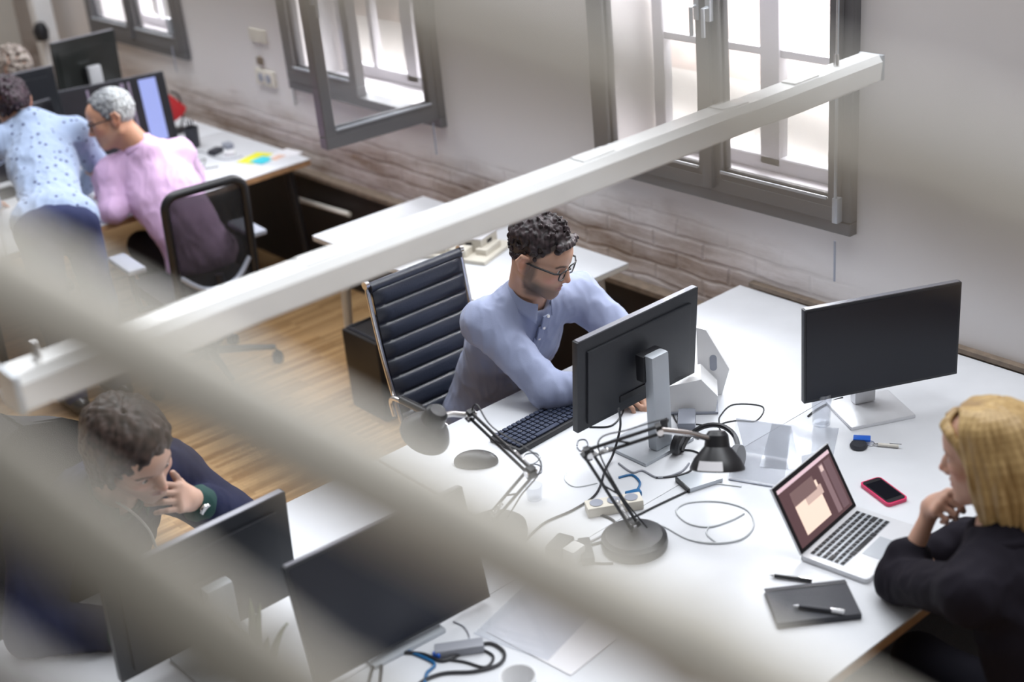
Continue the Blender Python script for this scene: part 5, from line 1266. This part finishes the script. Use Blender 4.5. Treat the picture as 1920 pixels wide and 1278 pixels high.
# white hub, drive, plug, wall adapters, power strip
def box_item(name, px, size, rz, m, label, cat, bev=.005, z=.741):
    p = at(*px); o = obj(name, MB().box((0, 0, size[2]/2), size, bev=bev), m, None, label=label, category=cat, base=False); o.location = (p.x, p.y, z); o.rotation_euler = (0, 0, rz); return o
h_ = box_item('usb_hub', (1288, 795), (.10, .055, .03), 2.3, 'greyplastic', 'pale blue-grey usb hub behind the first monitor stand', 'usb hub', .01)
for i in range(3): obj('port', MB().box((-.03+.03*i, .0278, .015), (.014, .002, .006)), 'black', h_)
d_ = box_item('hard_drive', (1312, 903), (.075, .11, .014), -.3, 'silver', 'small silver hard drive with black ends on the desk by the lamp head', 'hard drive', .004)
obj('drive_end', MB().box((0, -.056, .007), (.076, .006, .015), bev=.002), 'black', d_)
s_ = box_item('power_strip', (1152, 955), (.05, .16, .03), -.55, 'card', 'cream power strip lying beside the round lamp base', 'power strip', .006)
for i in range(3): obj('outlet', MB().lathe([(.001, 0), (.018, 0), (.019, .002), (.001, .002)], 20).xf(Matrix.Translation((0, -.05+.05*i, .030))), 'greyplastic', s_)
a_ = box_item('power_adapter', (1052, 1040), (.05, .075, .045), .3, 'charcoal', 'dark plug-in adapter at the seam left of the lamp base', 'adapter', .008)
obj('prong', MB().cone((-.008, .037, .022), (-.008, .055, .022), .0025, .0025, 8).cone((.008, .037, .022), (.008, .055, .022), .0025, .0025, 8), 'chrome', a_)
box_item('power_adapter', (1100, 1040), (.035, .10, .025), .95, 'charcoal', 'slim dark in-line adapter between lamp base and plug-in adapter', 'adapter', .008)
box_item('power_adapter', (1078, 1050), (.04, .05, .045), .1, 'white', 'white plug adapter between the two dark adapters', 'adapter', .008)
plug = box_item('video_plug', (1188, 930), (.022, .045, .016), -.4, 'teal', 'dark blue video plug lying beside the power strip', 'plug', .004)
hp_ = thing('headphones', 'dark headphones folded on the desk behind the lamp head', 'headphones', tuple(at(1330, 858)), .3)
hp_.location.z = .741
obj('head_band', MB().tube([(.085*math.cos(a), .075*math.sin(a), .02+.05*math.sin(a)) for a in np.linspace(-.2, PI+.2, 24)], .008, 8), 'black', hp_)
for s in (-1, 1): obj('ear_cup', MB().lathe([(.001, 0), (.03, 0), (.036, .008), (.034, .024), (.001, .026)], 24).xf(Matrix.Translation((s*.082, -.01, .03)) @ Matrix.Rotation(s*PI/2*.9, 4, 'Y')), 'black', hp_)
# cables
cable([(1160, 765, .92), (1163, 800, .84), (1150, 850, .76), (1135, 880), (1118, 925), (1075, 955), (1020, 980), (985, 1015), (975, 1040)], .0035, 'cable', 'black cable dropping from the first monitor and running to desk seam')
cable([(1335, 900), (1290, 920), (1230, 948), (1190, 968), (1150, 985)], .003, 'cable', 'thin black cable from the hard drive to the power strip')
cable([(1105, 800), (1145, 798), (1165, 778), (1170, 760)], .0028, 'cable', 'thin black cable loop right of the keyboard')
cable([(1250, 745), (1290, 748), (1305, 770), (1290, 790)], .003, 'cable', 'black cable hooking from the white stand to usb hub')
cable([(1305, 795), (1345, 797), (1350, 780), (1375, 758), (1430, 762), (1418, 788), (1380, 788), (1350, 796), (1350, 812), (1320, 815), (1300, 805)], .0022, 'cable', 'thin dark cable loop lying right of usb hub')
cable([(1290, 800), (1262, 822), (1250, 840), (1300, 845), (1330, 862)], .0028, 'cable', 'black cable from the usb hub to headphones')
cable([(1260, 770), (1268, 790), (1292, 812), (1310, 822)], .0028, 'cable', 'dark cable crossing in front of usb hub')
cable([(1160, 868), (1185, 885), (1205, 882), (1235, 895), (1275, 885), (1292, 868)], .003, 'cablegrey', 'grey cable around the foot of first monitor stand')
cable([(1160, 895), (1185, 890), (1200, 905), (1192, 922)], .0035, 'teal', 'short blue video cable curving over the power strip')
cable([(1230, 895), (1260, 893), (1290, 885), (1305, 870)], .003, 'cable', 'short dark cable in front of first monitor stand')
cable([(1112, 965), (1130, 966), (1150, 975), (1158, 990), (1140, 1010), (1090, 1026), (1080, 1035)], .0035, 'cable', 'dark cable winding from power strip round the lamp base')
cable([(1095, 1018), (1120, 1008), (1150, 990), (1175, 985)], .003, 'cablegrey', 'grey cable left of the round lamp base')
cable([(1060, 1015), (1085, 1015), (1095, 1030), (1110, 1052), (1150, 1055)], .003, 'cable', 'dark lead of the slim in-line adapter')
cable([(1200, 985), (1240, 985), (1290, 1010), (1340, 1018), (1390, 1010), (1413, 985), (1400, 955), (1350, 940), (1290, 942), (1268, 958), (1290, 980), (1330, 987), (1370, 975), (1395, 962)], .0026, 'cablewhite', 'large loop of white cable on the desk between lamp and laptop')
cable([(1330, 905), (1360, 908), (1390, 912)], .002, 'cablewhite', 'thin white lead running from the hard drive')
cable([(1330, 985), (1325, 1000), (1345, 1018)], .0024, 'cablewhite', 'short white cable tail inside the large white loop')
cable([(1062, 885), (1060, 900), (1080, 912), (1120, 905)], .002, 'cablewhite', 'faint white cable left of second lamp arm')
cable([(1082, 835), (1085, 825), (1098, 824), (1102, 835), (1090, 845), (1082, 838)], .002, 'cablegrey', 'tiny grey cable ring beside the second lamp elbow')
cable([(978, 862), (985, 850), (1005, 848), (1012, 856), (1000, 868), (985, 870)], .003, 'cablewhite', 'white cable ring at near corner of the keyboard')
cable([(995, 868), (1012, 872), (1015, 885), (1000, 890)], .0018, 'cablegrey', 'grey cable ring beside the elbow of first lamp')
cable([(1515, 780), (1530, 768), (1560, 752), (1580, 745)], .003, 'cable', 'dark cable running under the blank-screen monitor')
# lower desk clutter
cable([(700, 1250), (735, 1225), (790, 1225), (830, 1238), (870, 1222), (915, 1205), (945, 1222), (935, 1245), (890, 1258), (830, 1262), (790, 1278), (770, 1300)], .0045, 'cable', 'thick black cable coiled on the lower desk under the tilted monitor')
cable([(760, 1205), (790, 1195), (800, 1180), (790, 1170)], .003, 'teal', 'dark blue cable just below the tilted monitor')
cable([(750, 1215), (790, 1230), (815, 1245), (800, 1262), (795, 1290)], .004, 'teal', 'dark blue cable crossing the black coil')
cable([(690, 1290), (700, 1250), (715, 1245), (712, 1290)], .004, 'cable', 'black cable bunch at the foot of the tilted monitor')
cable([(850, 1165), (870, 1175), (880, 1195), (870, 1210)], .002, 'cablegrey', 'thin grey lead beside the clear folder')
cable([(830, 1235), (870, 1240), (910, 1250), (925, 1230), (900, 1215)], .0035, 'cable', 'second black cable loop inside the coil')
b_ = box_item('cable_tie', (822, 1232), (.02, .02, .012), .3, 'blue', 'bright blue tie clipped on the black cable coil', 'cable tie', .003, .746)
box_item('charger', (862, 1222), (.035, .12, .022), -.6, 'cablegrey', 'grey in-line charger beside the black cable coil', 'charger')
# pen holder with a spiky plant
p = at(500, 1345)
pl = thing('potted_plant', 'spiky grey-green potted plant at the bottom in front of monitor', 'plant', (p.x, p.y, .741))
obj('plant_pot', MB().lathe([(.001, 0), (.045, 0), (.06, .09), (.055, .09), (.05, .075), (.001, .075)], 32), 'white', pl); obj('soil', MB().lathe([(.001, .07), (.051, .078), (.001, .080)], 24), 'soil', pl)
for i, (tx, ty, w) in enumerate(((428, 1150, .022), (455, 1175, .02), (470, 1120, .02), (490, 1130, .022), (445, 1200, .018), (412, 1170, .018), (505, 1190, .018), (540, 1165, .013))):
    ry = _ray(tx, ty); tq = (p.x*ry.x+p.y*ry.y)/(ry.x**2+ry.y**2); tip = Vector((0, 0, CAM_H))+ry*tq-Vector((p.x, p.y, .741)); a0 = Vector((.018*math.cos(i*1.1), .018*math.sin(i*1.1), .075)); m = MB(); sd_ = Vector((.55, .8, 0)); rows_ = []
    for j in range(9):
        u = j/8; c = a0.lerp(tip, u)+Vector((0, 0, .03*math.sin(PI*u))); ww = w*1.8*(1-u**1.8)+.0006
        rows_.append([m.bm.verts.new(c+sd_*(-ww/2)), m.bm.verts.new(c+Vector((.003, -.002, -.002))), m.bm.verts.new(c+sd_*(ww/2))])
    for j in range(8):
        for k in range(2): m.bm.faces.new((rows_[j][k], rows_[j][k+1], rows_[j+1][k+1], rows_[j+1][k]))
    o = obj('leaf', m, 'leaf', pl); o.modifiers.new('thickness', 'SOLIDIFY').thickness = .002

sheet('floor_layer', (1700, 1230), .001, 1.5, 1.3, 0, mat('dark_grey_sheet', (.05, .048, .05), .95, bump=.5, bscale=300), 'dark grey sheet on the floor under the chair of the blonde woman', 'mat', .006)  # thin dark grey sheet that darkens this patch of floor
